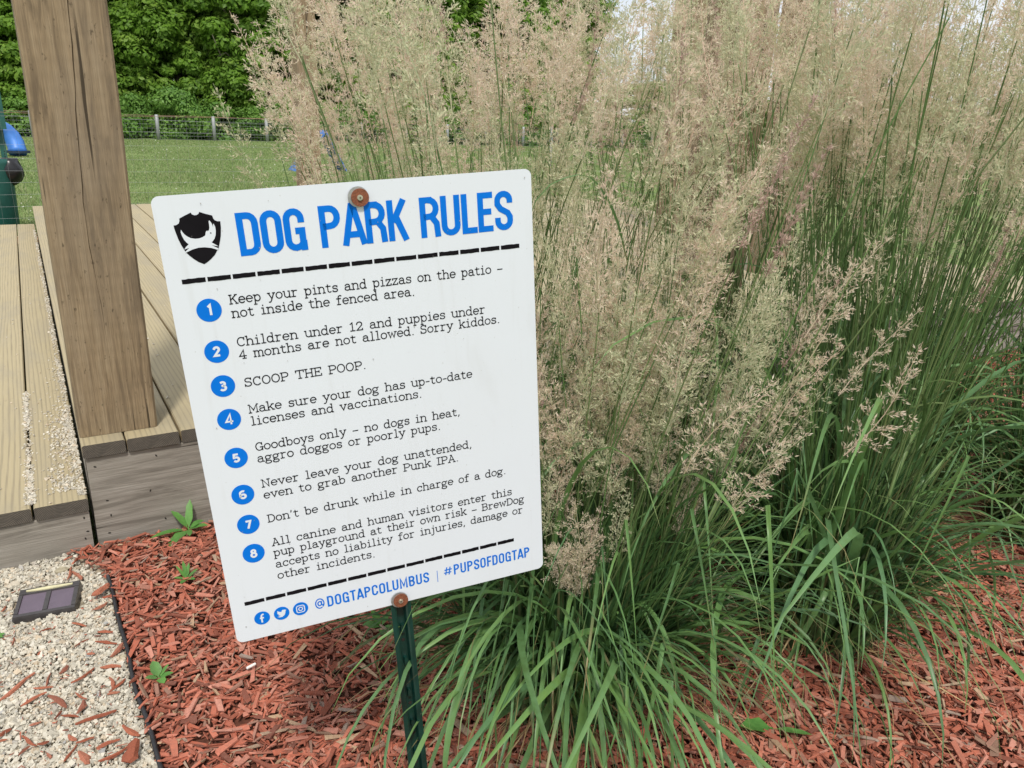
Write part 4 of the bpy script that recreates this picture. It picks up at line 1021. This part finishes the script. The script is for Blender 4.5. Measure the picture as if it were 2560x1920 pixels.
def stalk_ok(p_list, left=560):
    for p in p_list:
        w = Vector(p); rel = w - BL; u = rel.dot(SA); v = rel.dot(SB); dd = rel.dot(SNV)
        if dd > -.10 and -.12 < u < .60 and v > -.12: return False
        q = CI @ np.array([w.x, w.y, w.z, 1]); z = -q[2]
        if z < .45: return False
        px = 1280 + 1946 * q[0] / z; py = 960 - 1946 * q[1] / z
        if px < left: return False
        if dd > -.10 and px < 1440 and py < 1500: return False
    return True
def leaf_ok(me, M4):
    co = np.empty(len(me.vertices) * 3, np.float32); me.vertices.foreach_get('co', co); co = co.reshape(-1, 3)[1::3]
    w = co @ np.array(M4.to_3x3()).T + np.array(M4.translation) - np.array(BL)
    u = w @ np.array(SA); v = w @ np.array(SB); dd = w @ np.array(SNV)
    W4 = w + np.array(BL); Q4 = W4 @ CI[:3, :3].T + CI[:3, 3]; px_ = 1280 - 1946 * Q4[:, 0] / Q4[:, 2]
    if np.any(px_ < 800): return False
    return not np.any((dd > -.03) & (u > -.02) & (u < .50) & (v > -.01))
def clump(x, y, label, n_st, R, spread, hs, mix=(.66, .22, .12), n_blade=60, n_mass=420, blade_az=None, lean=(0, 0), hsel=None, bl_scale=1.0, low=(0, None), cam_bias=0.0):
    t = empty('grass_clump', (x, y, .0)); tag(t, label, 'ornamental grass', 'feather reed grass clumps along the deck')
    LOW = [3, 8, 11, 13, 15, 9]
    made = 0; tries = 0
    while made < n_st + low[0] and tries < 6 * (n_st + low[0]):
        tries += 1; is_low = made >= n_st
        vi = int(rng.choice(LOW)) if is_low else (int(rng.integers(len(stalk_vars))) if hsel is None else int(rng.choice(hsel)))
        me, tip, d, h = stalk_vars[vi]
        a = rng.uniform(0, 6.28); r = R * math.sqrt(rng.uniform()); tilt = spread * (r / R) ** .9 * rng.uniform(.35, 1.25) + rng.uniform(0, .05)
        ta = a + rng.normal(0, .45)
        tx, ty = tilt * math.cos(ta) + lean[0], tilt * math.sin(ta) + lean[1]
        if is_low: tx = low[1][0] + rng.normal(0, .17); ty = low[1][1] + rng.normal(0, .15)
        q = Vector((tx, ty, 1)).to_track_quat('Z', 'Y') @ Euler((0, 0, (math.atan2(ty, tx) if is_low else ta) + rng.normal(0, .8))).to_quaternion()
        sc = hs * rng.uniform(.86, 1.10) * (1.0 if not is_low else rng.uniform(.75, 1.05))
        b = Vector((x + r * math.cos(a), y + r * math.sin(a), 0)); wt = b + q @ (tip * sc); wd = q @ d
        if not stalk_ok([wt, wt + wd * .1, wt + wd * .22, b.lerp(wt, .75), b.lerp(wt, .5)]): continue
        made += 1
        s_ = link('flower_stalk', me, t, (r * math.cos(a), r * math.sin(a), 0), q.to_euler())
        s_.scale = (sc, sc, sc)
        kind = rng.choice(['tan', 'green', 'purple'], p=mix)
        add_head(s_, tip, d, kind, rng.uniform(.85, 1.2) / sc ** .5, rng.uniform(0, 6.28))
    for k in range(n_blade):
        az = rng.uniform(0, 6.28) if rng.uniform() > cam_bias else rng.normal(math.atan2(-y, -x), .75)
        r = R * rng.uniform(.3, 1.0); a0 = az + rng.normal(0, .7)
        lm = leaf_vars[rng.integers(16)]; s_ = rng.uniform(.7, 1.15) * bl_scale; sv = (s_, s_ * rng.uniform(.55, 1.2), s_)
        ro = Euler((rng.normal(0, .10), rng.normal(.10 if low[0] else -.04, .18), az)); lc = Vector((r * math.cos(a0), r * math.sin(a0), 0))
        if not leaf_ok(lm, Matrix.LocRotScale(lc + Vector((x, y, 0)), ro, Vector(sv))): continue
        o = link('leaf_blade', lm, t, lc, ro); o.scale = sv
    a = Acc()
    for k in range(n_mass):
        az = rng.uniform(0, 6.28); r = R * math.sqrt(rng.uniform()) * 1.1; dead = rng.uniform() < .10
        if rng.uniform() < .45:   # upright inner blades
            V, F = blade(rng.uniform(.30, .66), rng.uniform(.005, .010), az, rng.uniform(1.35, 1.57), rng.uniform(.6, 1.4), 2, (r * math.cos(az), r * math.sin(az), 0), 7, rng.uniform(-1, 1), rng.uniform(-.6, .6))
        else:
            V, F = blade(rng.uniform(.30, .68), rng.uniform(.004, .0095), az, rng.uniform(1.1, 1.5), rng.uniform(-1.6, -.4), rng.uniform(1.4, 3), (r * math.cos(az), r * math.sin(az), 0), 8, rng.uniform(-1, 1), rng.uniform(-.6, .6))
        a.add(V, F, tint=rng.uniform(), along=True)
    o = link('leaf_mass', a.mesh('leaf_mass', [M['leaf_in_shade']], True), t); o['kind'] = 'stuff'
    a = Acc()
    for k in range(int(n_mass * .28)):
        az = rng.uniform(0, 6.28); r = R * rng.uniform(.3, 1.2)
        V, F = blade(rng.uniform(.10, .42), rng.uniform(.0015, .0045), az, rng.uniform(.3, 1.3), rng.uniform(-1.3, -.2), 1.3, (r * math.cos(az), r * math.sin(az), .0), 5, rng.uniform(-1, 1), rng.uniform(-.8, .8)); a.add(V, F, tint=rng.uniform(), along=True)
    o = link('dry_blades', a.mesh('dry_blades', [M['dry']], True), t); o['kind'] = 'stuff'
    return t
TALL = [0, 1, 2, 4, 6, 7, 10, 12, 14]
A_ = clump(.90, 1.16, 'nearest grass clump, its long leaves arching round the green stake', 75, .18, .36, 1.0, (.50, .43, .07), 340, 950, hsel=None, low=(150, (.07, -.02)), cam_bias=.55, bl_scale=1.05)
B_ = clump(1.56, 1.02, 'grass clump in the middle of the mulch with bare stems showing right of the sign', 130, .14, .17, 1.08, (.40, .56, .04), 200, 700, hsel=TALL + [3, 9], lean=(.0, .0), cam_bias=.3, bl_scale=1.2)
C_ = clump(1.04, 1.86, 'grass clump hidden behind the sign with plumes above its top edge', 190, .18, .42, 1.06, (.54, .40, .06), 40, 380, hsel=TALL + [3, 9, 11])
D_ = clump(1.72, 1.76, 'grass clump against the deck right behind the sign edge', 135, .18, .32, 1.06, (.52, .43, .05), 40, 400, hsel=TALL)
E_ = clump(2.28, 1.36, 'grass clump leaning right whose leaves droop over the far mulch', 165, .16, .26, 1.08, (.40, .56, .04), 160, 600, hsel=TALL + [3, 9], lean=(-.01, .0), cam_bias=.3, bl_scale=1.2)
F_ = clump(2.75, 1.75, 'farthest grass clump beside the deck at the right edge', 170, .18, .34, 1.06, (.46, .50, .04), 60, 400, hsel=TALL + [3, 9, 5])
G_ = clump(2.62, .98, 'rightmost grass clump mostly outside the picture', 110, .15, .24, 1.04, (.42, .54, .04), 150, 420, hsel=TALL, bl_scale=1.1)

# stalks that droop or stand in front (nearest clump)
def bent_stalk(t, pts, kind, idx, sc=1.0, hd=None):
    ts = Vector(t.location); P = [Vector(p) - ts for p in pts]
    # smooth
    n = 18; out = []
    for i in range(n + 1):
        s = i / n * (len(P) - 1); k = min(int(s), len(P) - 2); u = s - k
        p0 = P[max(k - 1, 0)]; p1 = P[k]; p2 = P[k + 1]; p3 = P[min(k + 2, len(P) - 1)]
        out.append(.5 * ((2 * p1) + (-p0 + p2) * u + (2 * p0 - 5 * p1 + 4 * p2 - p3) * u * u + (-p0 + 3 * p1 - 3 * p2 + p3) * u ** 3))
    V, F = thin_tube([list(p) for p in out], np.interp(np.linspace(0, 1, n + 1), [0, 1], [.0020, .0011])); a = Acc(); a.add(V, F, tint=.3)
    s_ = link('flower_stalk', a.mesh('flower_stalk', [M['stem']], True), t)
    d = (out[-1] - out[-2]).normalized() if hd is None else Vector(hd).normalized()
    return add_head(s_, out[-1], d, kind, sc, 0, idx)
bent_stalk(A_, [(.86, 1.10, 0), (.80, 1.02, .14), (.758, .97, .385)], 'front', 0, .95, (-.02, .03, 1))
bent_stalk(A_, [(.87, 1.10, 0), (.81, 1.02, .14), (.768, .98, .37)], 'front', 1, .85, (.42, .05, 1))
bent_stalk(A_, [(.85, 1.10, 0), (.79, 1.02, .16), (.745, .97, .40)], 'front', 2, .72, (-.55, -.02, 1))
bent_stalk(A_, [(.98, 1.14, 0), (1.04, 1.03, .30), (1.10, .98, .36), (1.13, .965, .28)], 'front', 3, .95, (.12, -.05, -1))
bent_stalk(A_, [(.98, 1.16, 0), (1.03, 1.06, .28), (1.05, 1.02, .40)], 'front', 1, .8, (.45, .0, 1))
bent_stalk(A_, [(.98, 1.18, 0), (1.0, 1.08, .32), (.99, 1.03, .50)], 'front', 2, .85, (.25, -.05, 1))
bent_stalk(A_, [(.96, 1.16, 0), (.94, 1.08, .34), (.90, 1.03, .58)], 'front', 0, .8, (.0, -.05, 1))
bent_stalk(A_, [(.99, 1.18, 0), (1.04, 1.10, .3), (1.06, 1.05, .46)], 'front', 3, .85, (.35, -.05, 1))
bent_stalk(A_, [(.99, 1.18, 0), (1.07, 1.10, .35), (1.13, 1.05, .56)], 'front', 0, .9, (.45, -.05, 1))
# long blades that can be followed one by one
def long_blade(t, pts, w, m=16, mat='leaf'):
    ts = Vector(t.location); P = [Vector(p) - ts for p in pts]; n = m; out = []
    for i in range(n + 1):
        s = i / n * (len(P) - 1); k = min(int(s), len(P) - 2); u = s - k
        p0 = P[max(k - 1, 0)]; p1 = P[k]; p2 = P[k + 1]; p3 = P[min(k + 2, len(P) - 1)]
        out.append(np.array(.5 * ((2 * p1) + (-p0 + p2) * u + (2 * p0 - 5 * p1 + 4 * p2 - p3) * u * u + (-p0 + 3 * p1 - 3 * p2 + p3) * u ** 3)))
    P = np.array(out); td = np.gradient(P, axis=0); td /= np.linalg.norm(td, axis=1)[:, None]
    lat = np.cross(td, [0, 0, 1.0]) + np.array([.25, -.1, 0]); lat /= np.linalg.norm(lat, axis=1)[:, None]; nr = np.cross(lat, td)
    s = np.linspace(0, 1, n + 1); ww = (w / 2 * np.minimum(1, .5 + 3 * s) * np.clip(1 - s ** 4, .03, 1))[:, None]
    V = np.stack([P - lat * ww + nr * ww * .3, P, P + lat * ww + nr * ww * .3], 1).reshape(-1, 3)
    F = np.array([(i * 3 + j, i * 3 + j + 1, i * 3 + j + 4, i * 3 + j + 3) for i in range(n) for j in range(2)])
    return link('leaf_blade', arr_mesh('leaf_blade', V, F, mats=[M[mat]], tint=np.full(len(V), rng.uniform()), smooth=True, along=np.repeat(np.linspace(0, 1, len(V) // 3), 3)), t)
long_blade(A_, [(.80, 1.16, .05), (.70, 1.08, .27), (.56, .97, .36), (.455, .87, .30), (.425, .83, .18), (.42, .80, .02)], .013)
long_blade(A_, [(.80, 1.14, .10), (.72, 1.08, .33), (.58, 1.0, .375), (.47, .93, .33)], .0085)
long_blade(A_, [(.82, 1.2, .02), (.68, 1.16, .24), (.52, 1.12, .27), (.43, 1.07, .18), (.40, 1.05, .08)], .010)
long_blade(A_, [(.82, 1.2, .02), (.68, 1.08, .22), (.52, .98, .22), (.42, .92, .10), (.39, .90, .02)], .010)
long_blade(A_, [(.84, 1.22, .02), (.66, 1.28, .24), (.52, 1.30, .28), (.40, 1.28, .22)], .009)
long_blade(A_, [(.86, 1.12, .02), (.80, 1.0, .28), (.74, .88, .30), (.70, .78, .18), (.69, .74, .02)], .012)
long_blade(A_, [(.90, 1.12, .02), (.90, .98, .30), (.90, .88, .31), (.89, .80, .18), (.88, .76, .0)], .012)
long_blade(A_, [(.96, 1.14, .02), (1.02, 1.02, .34), (1.08, .92, .40), (1.13, .82, .26), (1.15, .76, .05)], .012)
long_blade(A_, [(1.0, 1.16, .02), (1.08, 1.05, .40), (1.18, .95, .45), (1.26, .88, .34)], .010)
long_blade(C_, [(.80, 1.25, .6), (.72, 1.13, 1.02), (.78, 1.07, 1.115), (.84, 1.05, 1.06), (.90, 1.07, .96)], .009)
long_blade(B_, [(1.50, .98, .1), (1.44, .96, .45), (1.52, .92, .66), (1.62, .88, .62)], .010)
long_blade(B_, [(1.50, .98, .1), (1.60, .90, .38), (1.72, .82, .42), (1.80, .74, .24), (1.82, .72, .03)], .010)
long_blade(B_, [(1.50, .98, .1), (1.56, .86, .32), (1.60, .76, .34), (1.62, .68, .16), (1.62, .66, .01)], .010)
long_blade(B_, [(1.48, .98, .1), (1.38, .90, .38), (1.30, .84, .36), (1.25, .80, .18)], .009)
long_blade(C_, [(.95, 1.70, .6), (.80, 1.74, .96), (.64, 1.80, 1.02), (.50, 1.86, 1.06)], .006)

# ------------------------------------------------------------------ wire fences
def wire_fence(name, x0, x1, y, zb, zt, post_x, post_r, hwires, dx, label, rz=.0011, topmat='rustwire', zfun=None, wire_r=.0011):
    t = empty(name, ((x0 + x1) / 2, y, zb)); tag(t, label, 'fence'); cx = (x0 + x1) / 2
    for px in post_x:
        mb = MB(); mb.tube([(0, 0, -.1), (0, 0, zt - zb + .02), (0, 0, zt - zb + .035)], [post_r, post_r, post_r * .6], 8)
        mb.obj('fence_post', M['fpost'], t, smooth=True, loc=(px - cx, 0, 0))
    a = Acc(); n = max(2, int((x1 - x0) / .6))
    for z in hwires:
        xs_ = np.linspace(x0 - cx, x1 - cx, n); V, F = thin_tube(np.stack([xs_, np.zeros(n), z - zb + .006 * np.sin(xs_ * 2.1 + z * 9)], 1), wire_r); a.add(V, F)
    xs_ = np.arange(x0, x1, dx) - cx; z0, z1 = min(hwires) - zb, max(hwires) - zb
    for x in xs_:
        V, F = thin_tube(np.array([(x, .002, z0), (x + .003, .002, (z0 + z1) / 2), (x, .002, z1)]), wire_r * .8); a.add(V, F)
    o = link('wire_mesh', a.mesh('wire_mesh', [M['wire']]), t); o['kind'] = 'stuff'
    xs_ = np.linspace(x0 - cx, x1 - cx, n); V, F = thin_tube(np.stack([xs_, np.zeros(n) - .004, np.full(n, zt - zb) + .012 * np.sin(xs_ * 1.3)], 1), wire_r * 2.2); a = Acc(); a.add(V, F)
    link('top_wire', a.mesh('top_wire', [M[topmat]]), t)
wire_fence('wire_fence', -6, 9, 8.30, 0, 1.09, [-3.4, 3.0 + 2.6, 8.6], .02, [.02, .10, .19, .29, .39, .49, .59, .70, .82, .94, 1.05], .10, 'near wire mesh fence just behind the deck and step', wire_r=.00085)
wire_fence('wire_fence', -14, 46, 41, -.4, .69, [5.66 + 2.5 * k for k in range(-8, 17)], .085, [-.36, -.2, -.05, .12, .3, .48, .66], .155, 'distant wire fence on pale posts in front of the woods', wire_r=.0035)
# litter along the near fence
N = 1500
P = np.stack([rng.uniform(-1.5, 6, N), rng.uniform(8.07, 8.5, N), rng.uniform(0, .02, N)], 1)
n = len(P); half = np.stack([rng.uniform(.012, .045, n), rng.uniform(.002, .006, n), rng.uniform(.001, .002, n)], 1)
V, F = blocks(P, half, rng.uniform(0, 6.28, n), rng.normal(0, .2, n), rng.normal(0, .3, n), .15)
o = link('fence_litter', arr_mesh('fence_litter', V, F, mats=[M['straw']], tint=np.repeat(rng.uniform(0, 1, n), 8))); tag(o, 'tan wood litter lying along the foot of the near fence', 'litter', kind='stuff')

# ------------------------------------------------------------------ lawn blades
N = 330000
yy_ = 8.45 + 32.3 * rng.uniform(0, 1, N) ** 1.9; xx_ = rng.uniform(-2.5, 1, N) + rng.uniform(0, 1, N) * yy_ * .95
P = np.stack([xx_, yy_, field_z(yy_)], 1); P = P[in_view(P, 60)]
n = len(P); dist = P[:, 1]
tuft = np.sin(P[:, 0] * 2.1 + np.sin(P[:, 1] * 1.3) * 2) * np.sin(P[:, 1] * 1.7) * .35 + .8
h = rng.uniform(.025, .065, n) * tuft * (1 + (P[:, 1] < 8.9) * rng.uniform(0, 2.2, n)); w = .0030 + dist * .00042
az = rng.uniform(0, 6.28, n); ln = rng.normal(0, .4, (n, 2)) * h[:, None]
V = np.empty((n, 3, 3)); V[:, 0] = P; V[:, 1] = P; V[:, 2] = P
V[:, 0, 0] -= np.cos(az) * w; V[:, 0, 1] -= np.sin(az) * w; V[:, 1, 0] += np.cos(az) * w; V[:, 1, 1] += np.sin(az) * w
V[:, 2, 0] += ln[:, 0]; V[:, 2, 1] += ln[:, 1]; V[:, 2, 2] += h
o = link('lawn_grass', arr_mesh('lawn_grass', V.reshape(-1, 3), tris=np.arange(n * 3).reshape(-1, 3), mats=[M['turf']], tint=np.repeat(rng.uniform(0, 1, n), 3))); tag(o, 'short green grass covering the dog run', 'grass', kind='stuff')
print('turf', n)
N = 520
yy_ = 9 + 30 * rng.uniform(0, 1, N) ** 1.6; xx_ = rng.uniform(-2, .5, N) + rng.uniform(0, .85, N) * yy_
P = np.stack([xx_, yy_, field_z(yy_) + rng.uniform(.03, .07, N)], 1); P = P[in_view(P, 50)]; n = len(P)
half = np.stack([.004 + P[:, 1] * .00022] * 3, 1) * rng.uniform(.7, 1.2, (n, 1))
V, F = blocks(P, half, rng.uniform(0, 6, n), rng.normal(0, 1, n), rng.normal(0, 1, n), .2)
o = link('clover_flowers', arr_mesh('clover_flowers', V, F, mats=[M['clover']])); tag(o, 'tiny white clover flowers speckling the lawn', 'clover', kind='stuff')

# ------------------------------------------------------------------ dog run equipment
t = empty('play_tunnel', (-.62, 24, -.06)); tag(t, 'bright blue arched plastic tunnel at the left edge of the lawn', 'play tunnel')
mb = MB(); pts = [(.60 * math.cos(a), .15 * math.sin(a * 2), .62 * math.sin(a)) for a in np.linspace(-.12, math.pi + .12, 26)]
mb.tube(pts, [.20 + .010 * (i % 2) for i in range(26)], 18); mb.obj('tunnel_ring', M['bluetube'], t, smooth=True)
mb = MB(); mb.tube([(.61, -.02, -.05), (.61, -.02, .005)], .27, 18); mb.obj('foot_ring', M['tubedark'], t)
t = empty('dog_ramp', (5.75, 18, -.12)); tag(t, 'blue two-sided dog climbing ramp seen through the plumes above the sign', 'dog ramp')
for s_, x_ in ((-1, -.55), (1, .62)):
    mb = MB(); v = []
    for (x, z) in ((0.14, .90), (x_, .0)):
        for yv in (-.35, .35): v += [(x, yv, z), (x + .0, yv, z - .05)]
    mb.add(v, [(0, 2, 6, 4), (1, 5, 7, 3), (0, 4, 5, 1), (2, 3, 7, 6), (0, 1, 3, 2), (4, 6, 7, 5)]); rp = mb.obj('ramp_panel', M['bluetube'], t)
    for k in range(5):
        u = .12 + k * .18; mb = MB(); mb.box(-.02, .02, -.34, .34, 0, .02); mb.obj('slat', M['fpost'], rp, loc=(.14 + (x_ - .14) * u, 0, .90 * (1 - u) + .004))
t = empty('waste_station', (-.12, 8.95, 0)); tag(t, 'green dog waste station with a bin and black bag at the left edge', 'waste station')
mb = MB(); mb.box(-.024, .024, -.012, .012, 0, 1.75); po = mb.obj('station_post', M['bin'], t)
for k in range(22):
    mb = MB(); mb.tube([(0, -.0135, 0), (0, -.0125, 0)], .005, 8); mb.obj('post_hole', M['hole'], po, loc=(.006, 0, .2 + k * .025))
mb = MB(); frust(mb, -.16, .055, -.10, -.02, .925, 1.275, .006); mb.obj('bag_dispenser', M['bin'], t)
mb = MB(); mb.prism([(x, z) for x, z in rrect(-.19, .062, 1.45, 1.66, .02, 4)], -.03, -.027); mb.obj('notice_plate', M['white'], t)
mb = MB(); mb.tube([(0, 0, z) for z in (.02, .04, .60, .64)], [.115, .128, .142, .145], 20); b_ = mb.obj('bin_body', M['bin'], t, smooth=True, loc=(-.09, -.02, .02))
mb = MB(); mb.tube([(0, 0, z) for z in (.40, .44, .50, .56, .62, .66)], [.03, .085, .115, .125, .085, .07], 14)
bg_ = mb.mesh('bag_liner', [M['bag']], True)
for v in bg_.vertices: v.co.x *= 1 + .22 * math.sin(v.co.z * 31 + v.co.y * 40); v.co.y *= 1 + .15 * math.cos(v.co.z * 50 + v.co.x * 40)
link('bag_liner', bg_, t, (.035, -.05, .04)).scale = (.8, .8, .95)

# ------------------------------------------------------------------ woods behind the run
def crown_mesh(k, n_lobes, n_leaf, rx, rz, mats, ls):
    # leaves face mostly outwards from their bough
    r = np.random.default_rng(500 + k); P, T, D = [], [], []
    for i in range(n_lobes):
        a = r.uniform(0, 6.28); zz = r.uniform(-1, 1); rr_ = math.sqrt(max(0, 1 - zz * zz)) * r.uniform(.72, 1)
        c = np.array([math.cos(a) * rr_ * rx, math.sin(a) * rr_ * rx * .8, zz * rz]); lr = r.uniform(.45, .95)
        m = int(n_leaf / n_lobes * r.uniform(.6, 1.4)); d = r.normal(0, 1, (m, 3)); d /= np.linalg.norm(d, axis=1)[:, None]; d[:, 2] = d[:, 2] * .9 + .15
        D.append(d); P.append(c + d * lr * r.uniform(.55, 1.05, (m, 1)) * np.array([1.25, 1.0, .62])); T.append(np.full(m, r.uniform()) + r.normal(0, .09, m))
    P = np.concatenate(P); T = np.concatenate(T) % 1; n = len(P); s = ls * r.uniform(.6, 1.3, n)
    D = np.concatenate(D) + r.normal(0, .32, (n, 3)) + np.array([0, -.15, .35]); u = np.cross(D, r.normal(0, 1, (n, 3))); u /= np.linalg.norm(u, axis=1)[:, None]; w = np.cross(u, D); w /= np.linalg.norm(w, axis=1)[:, None]
    V = np.stack([P - u * s[:, None] * .6, P + w * (s * .34)[:, None], P + u * s[:, None] * .6 - np.array([0, 0, .02]), P - w * (s * .34)[:, None]], 1).reshape(-1, 3)
    return arr_mesh('crown', V, np.arange(n * 4).reshape(-1, 4), mats=mats, tint=np.repeat(T, 4))
crowns = [crown_mesh(k, 110, 27000, 2.7, 3.4, [M['tree_leaf']], .24) for k in range(4)]
shrubs = [crown_mesh(10 + k, 26, 6500, 1.7, 1.25, [M['vine_leaf']], .16) for k in range(3)]
def trunk_mesh(k, h):
    r = np.random.default_rng(900 + k); mb = MB(); pts = [(r.normal(0, .12) * i, r.normal(0, .1) * i, h * i / 7) for i in range(8)]
    mb.tube(pts, [.22 * (1 - i / 9) + .03 for i in range(8)], 9)
    for j in range(7):
        z = r.uniform(.3, .9); b = pts[int(z * 7)]; a = r.uniform(0, 6.28); L = r.uniform(1.4, 3)
        mb.tube([b, (b[0] + math.cos(a) * L * .5, b[1] + math.sin(a) * L * .5, b[2] + L * .3), (b[0] + math.cos(a) * L, b[1] + math.sin(a) * L, b[2] + L * .75)], [.07, .05, .015], 6)
    return mb.mesh('trunk', [M['bark']], True)
trunks = [trunk_mesh(k, 7.5) for k in range(3)]
tl = ['bright green tree at the left end of the woods, partly behind the big post', 'leafy tree just right of the big post beyond the fence', 'broad leafy tree in the middle of the woods beyond the fence', 'leafy tree whose crown shows left of the tall plumes']
k = 0
ORD = ['first', 'second', 'third', 'fourth', 'fifth', 'sixth', 'seventh', 'eighth', 'ninth', 'tenth', 'eleventh', 'twelfth'] + [f'{q}th' for q in range(13, 40)]
for i, x in enumerate(np.arange(-5.5, 34, 3.3)):
    y = 46.5 + 1.6 * math.sin(i * 2.3); s_ = 1.0 + .12 * math.sin(i * 1.7)
    t = empty('broadleaf_tree', (x, y, -.45)); li = (0, 1, 1, 2, 2, 3)
    lab = {1: tl[0], 3: tl[1], 4: tl[2], 5: tl[3]}.get(i)
    tag(t, lab or f'front-row broadleaf tree of the woods, {ORD[i]} from the left end', 'tree', 'broadleaf trees of the woods beyond the far fence')
    link('trunk', trunks[i % 3], t, (0, 0, 0), (0, 0, i * 1.1))
    for j, (dz, sc, dy) in enumerate(((1.6, .72, -.9), (3.6, .9, -.3), (7.1, 1.0, .3))):
        c = link('crown', crowns[(i + j) % 4], t, (.4 * (-1) ** (i + j), dy, dz), (0, 0, i * 1.9 + j * 2.2)); c.scale = (s_ * sc, s_ * sc, s_ * sc * .95)
for i, x in enumerate(np.arange(-6, 36, 4.4)):
    t = empty('broadleaf_tree', (x + 1.1, 51.5, -.5)); tag(t, f'taller second-row tree of the woods, {ORD[i]} from the left end', 'tree', 'second row trees of the woods')
    link('trunk', trunks[(i + 1) % 3], t, (0, 0, 0), (0, 0, i * 2.1))
    for j, (dz, sc) in enumerate(((3.2, 1.0), (8.6, 1.15))):
        c = link('crown', crowns[(i * 3 + j) % 4], t, (.3, 0, dz), (0, 0, i * 1.3 + j)); c.scale = (sc * 1.15, sc, sc * 1.1)
for i, x in enumerate(np.arange(-5.5, 38, 1.75)):
    o = link('shrub', shrubs[i % 3], None, (x + .3 * math.sin(i * 5), 43.2 + .5 * math.sin(i * 3.3), .35 + .25 * math.sin(i * 2.1)), (0, 0, i * 1.7)); s_ = .85 + .15 * math.sin(i * 4.1); o.scale = (s_, s_ * .9, s_ * (1.0 + .15 * math.cos(i)))
    tag(o, f'leafy shrub right behind the distant fence, {ORD[i]} from the left', 'shrub', 'shrubs behind the distant fence')
for i, (x, y, s_) in enumerate(((52, 60, .75), (62, 66, .8), (74, 70, .7), (86, 72, .8), (99, 70, .85), (112, 68, .8), (125, 64, .8))):
    t = empty('broadleaf_tree', (x, y, -.5)); tag(t, f'far horizon tree behind the right-hand plumes, {ORD[i]} from the left', 'tree', 'far trees on the right horizon')
    link('trunk', trunks[i % 3], t, (0, 0, 0), (0, 0, i)); c = link('crown', crowns[i % 4], t, (0, 0, 2.6), (0, 0, i * 1.4)); c.scale = (2.0, 1.8, s_)
# bare branches tangled in front of the woods
mb = MB(); r = np.random.default_rng(3)
t = empty('dead_limb', (10.3, 43.6, 3.4)); tag(t, 'tangle of bare dead branches caught in the woods right of the post', 'dead branches')
for j in range(16):
    a = r.uniform(-.5, 3.4); L = r.uniform(.5, 1.7); b = r.normal(0, .35, 3)
    mb.tube([tuple(b), tuple(b + np.array([math.cos(a) * L * .5, -.2, math.sin(a) * L * .28])), tuple(b + np.array([math.cos(a) * L, -.1 - r.uniform(0, .4), math.sin(a) * L * .32 - .25]))], [.030, .022, .008], 5)
mb.obj('branches', M['bark'], t)
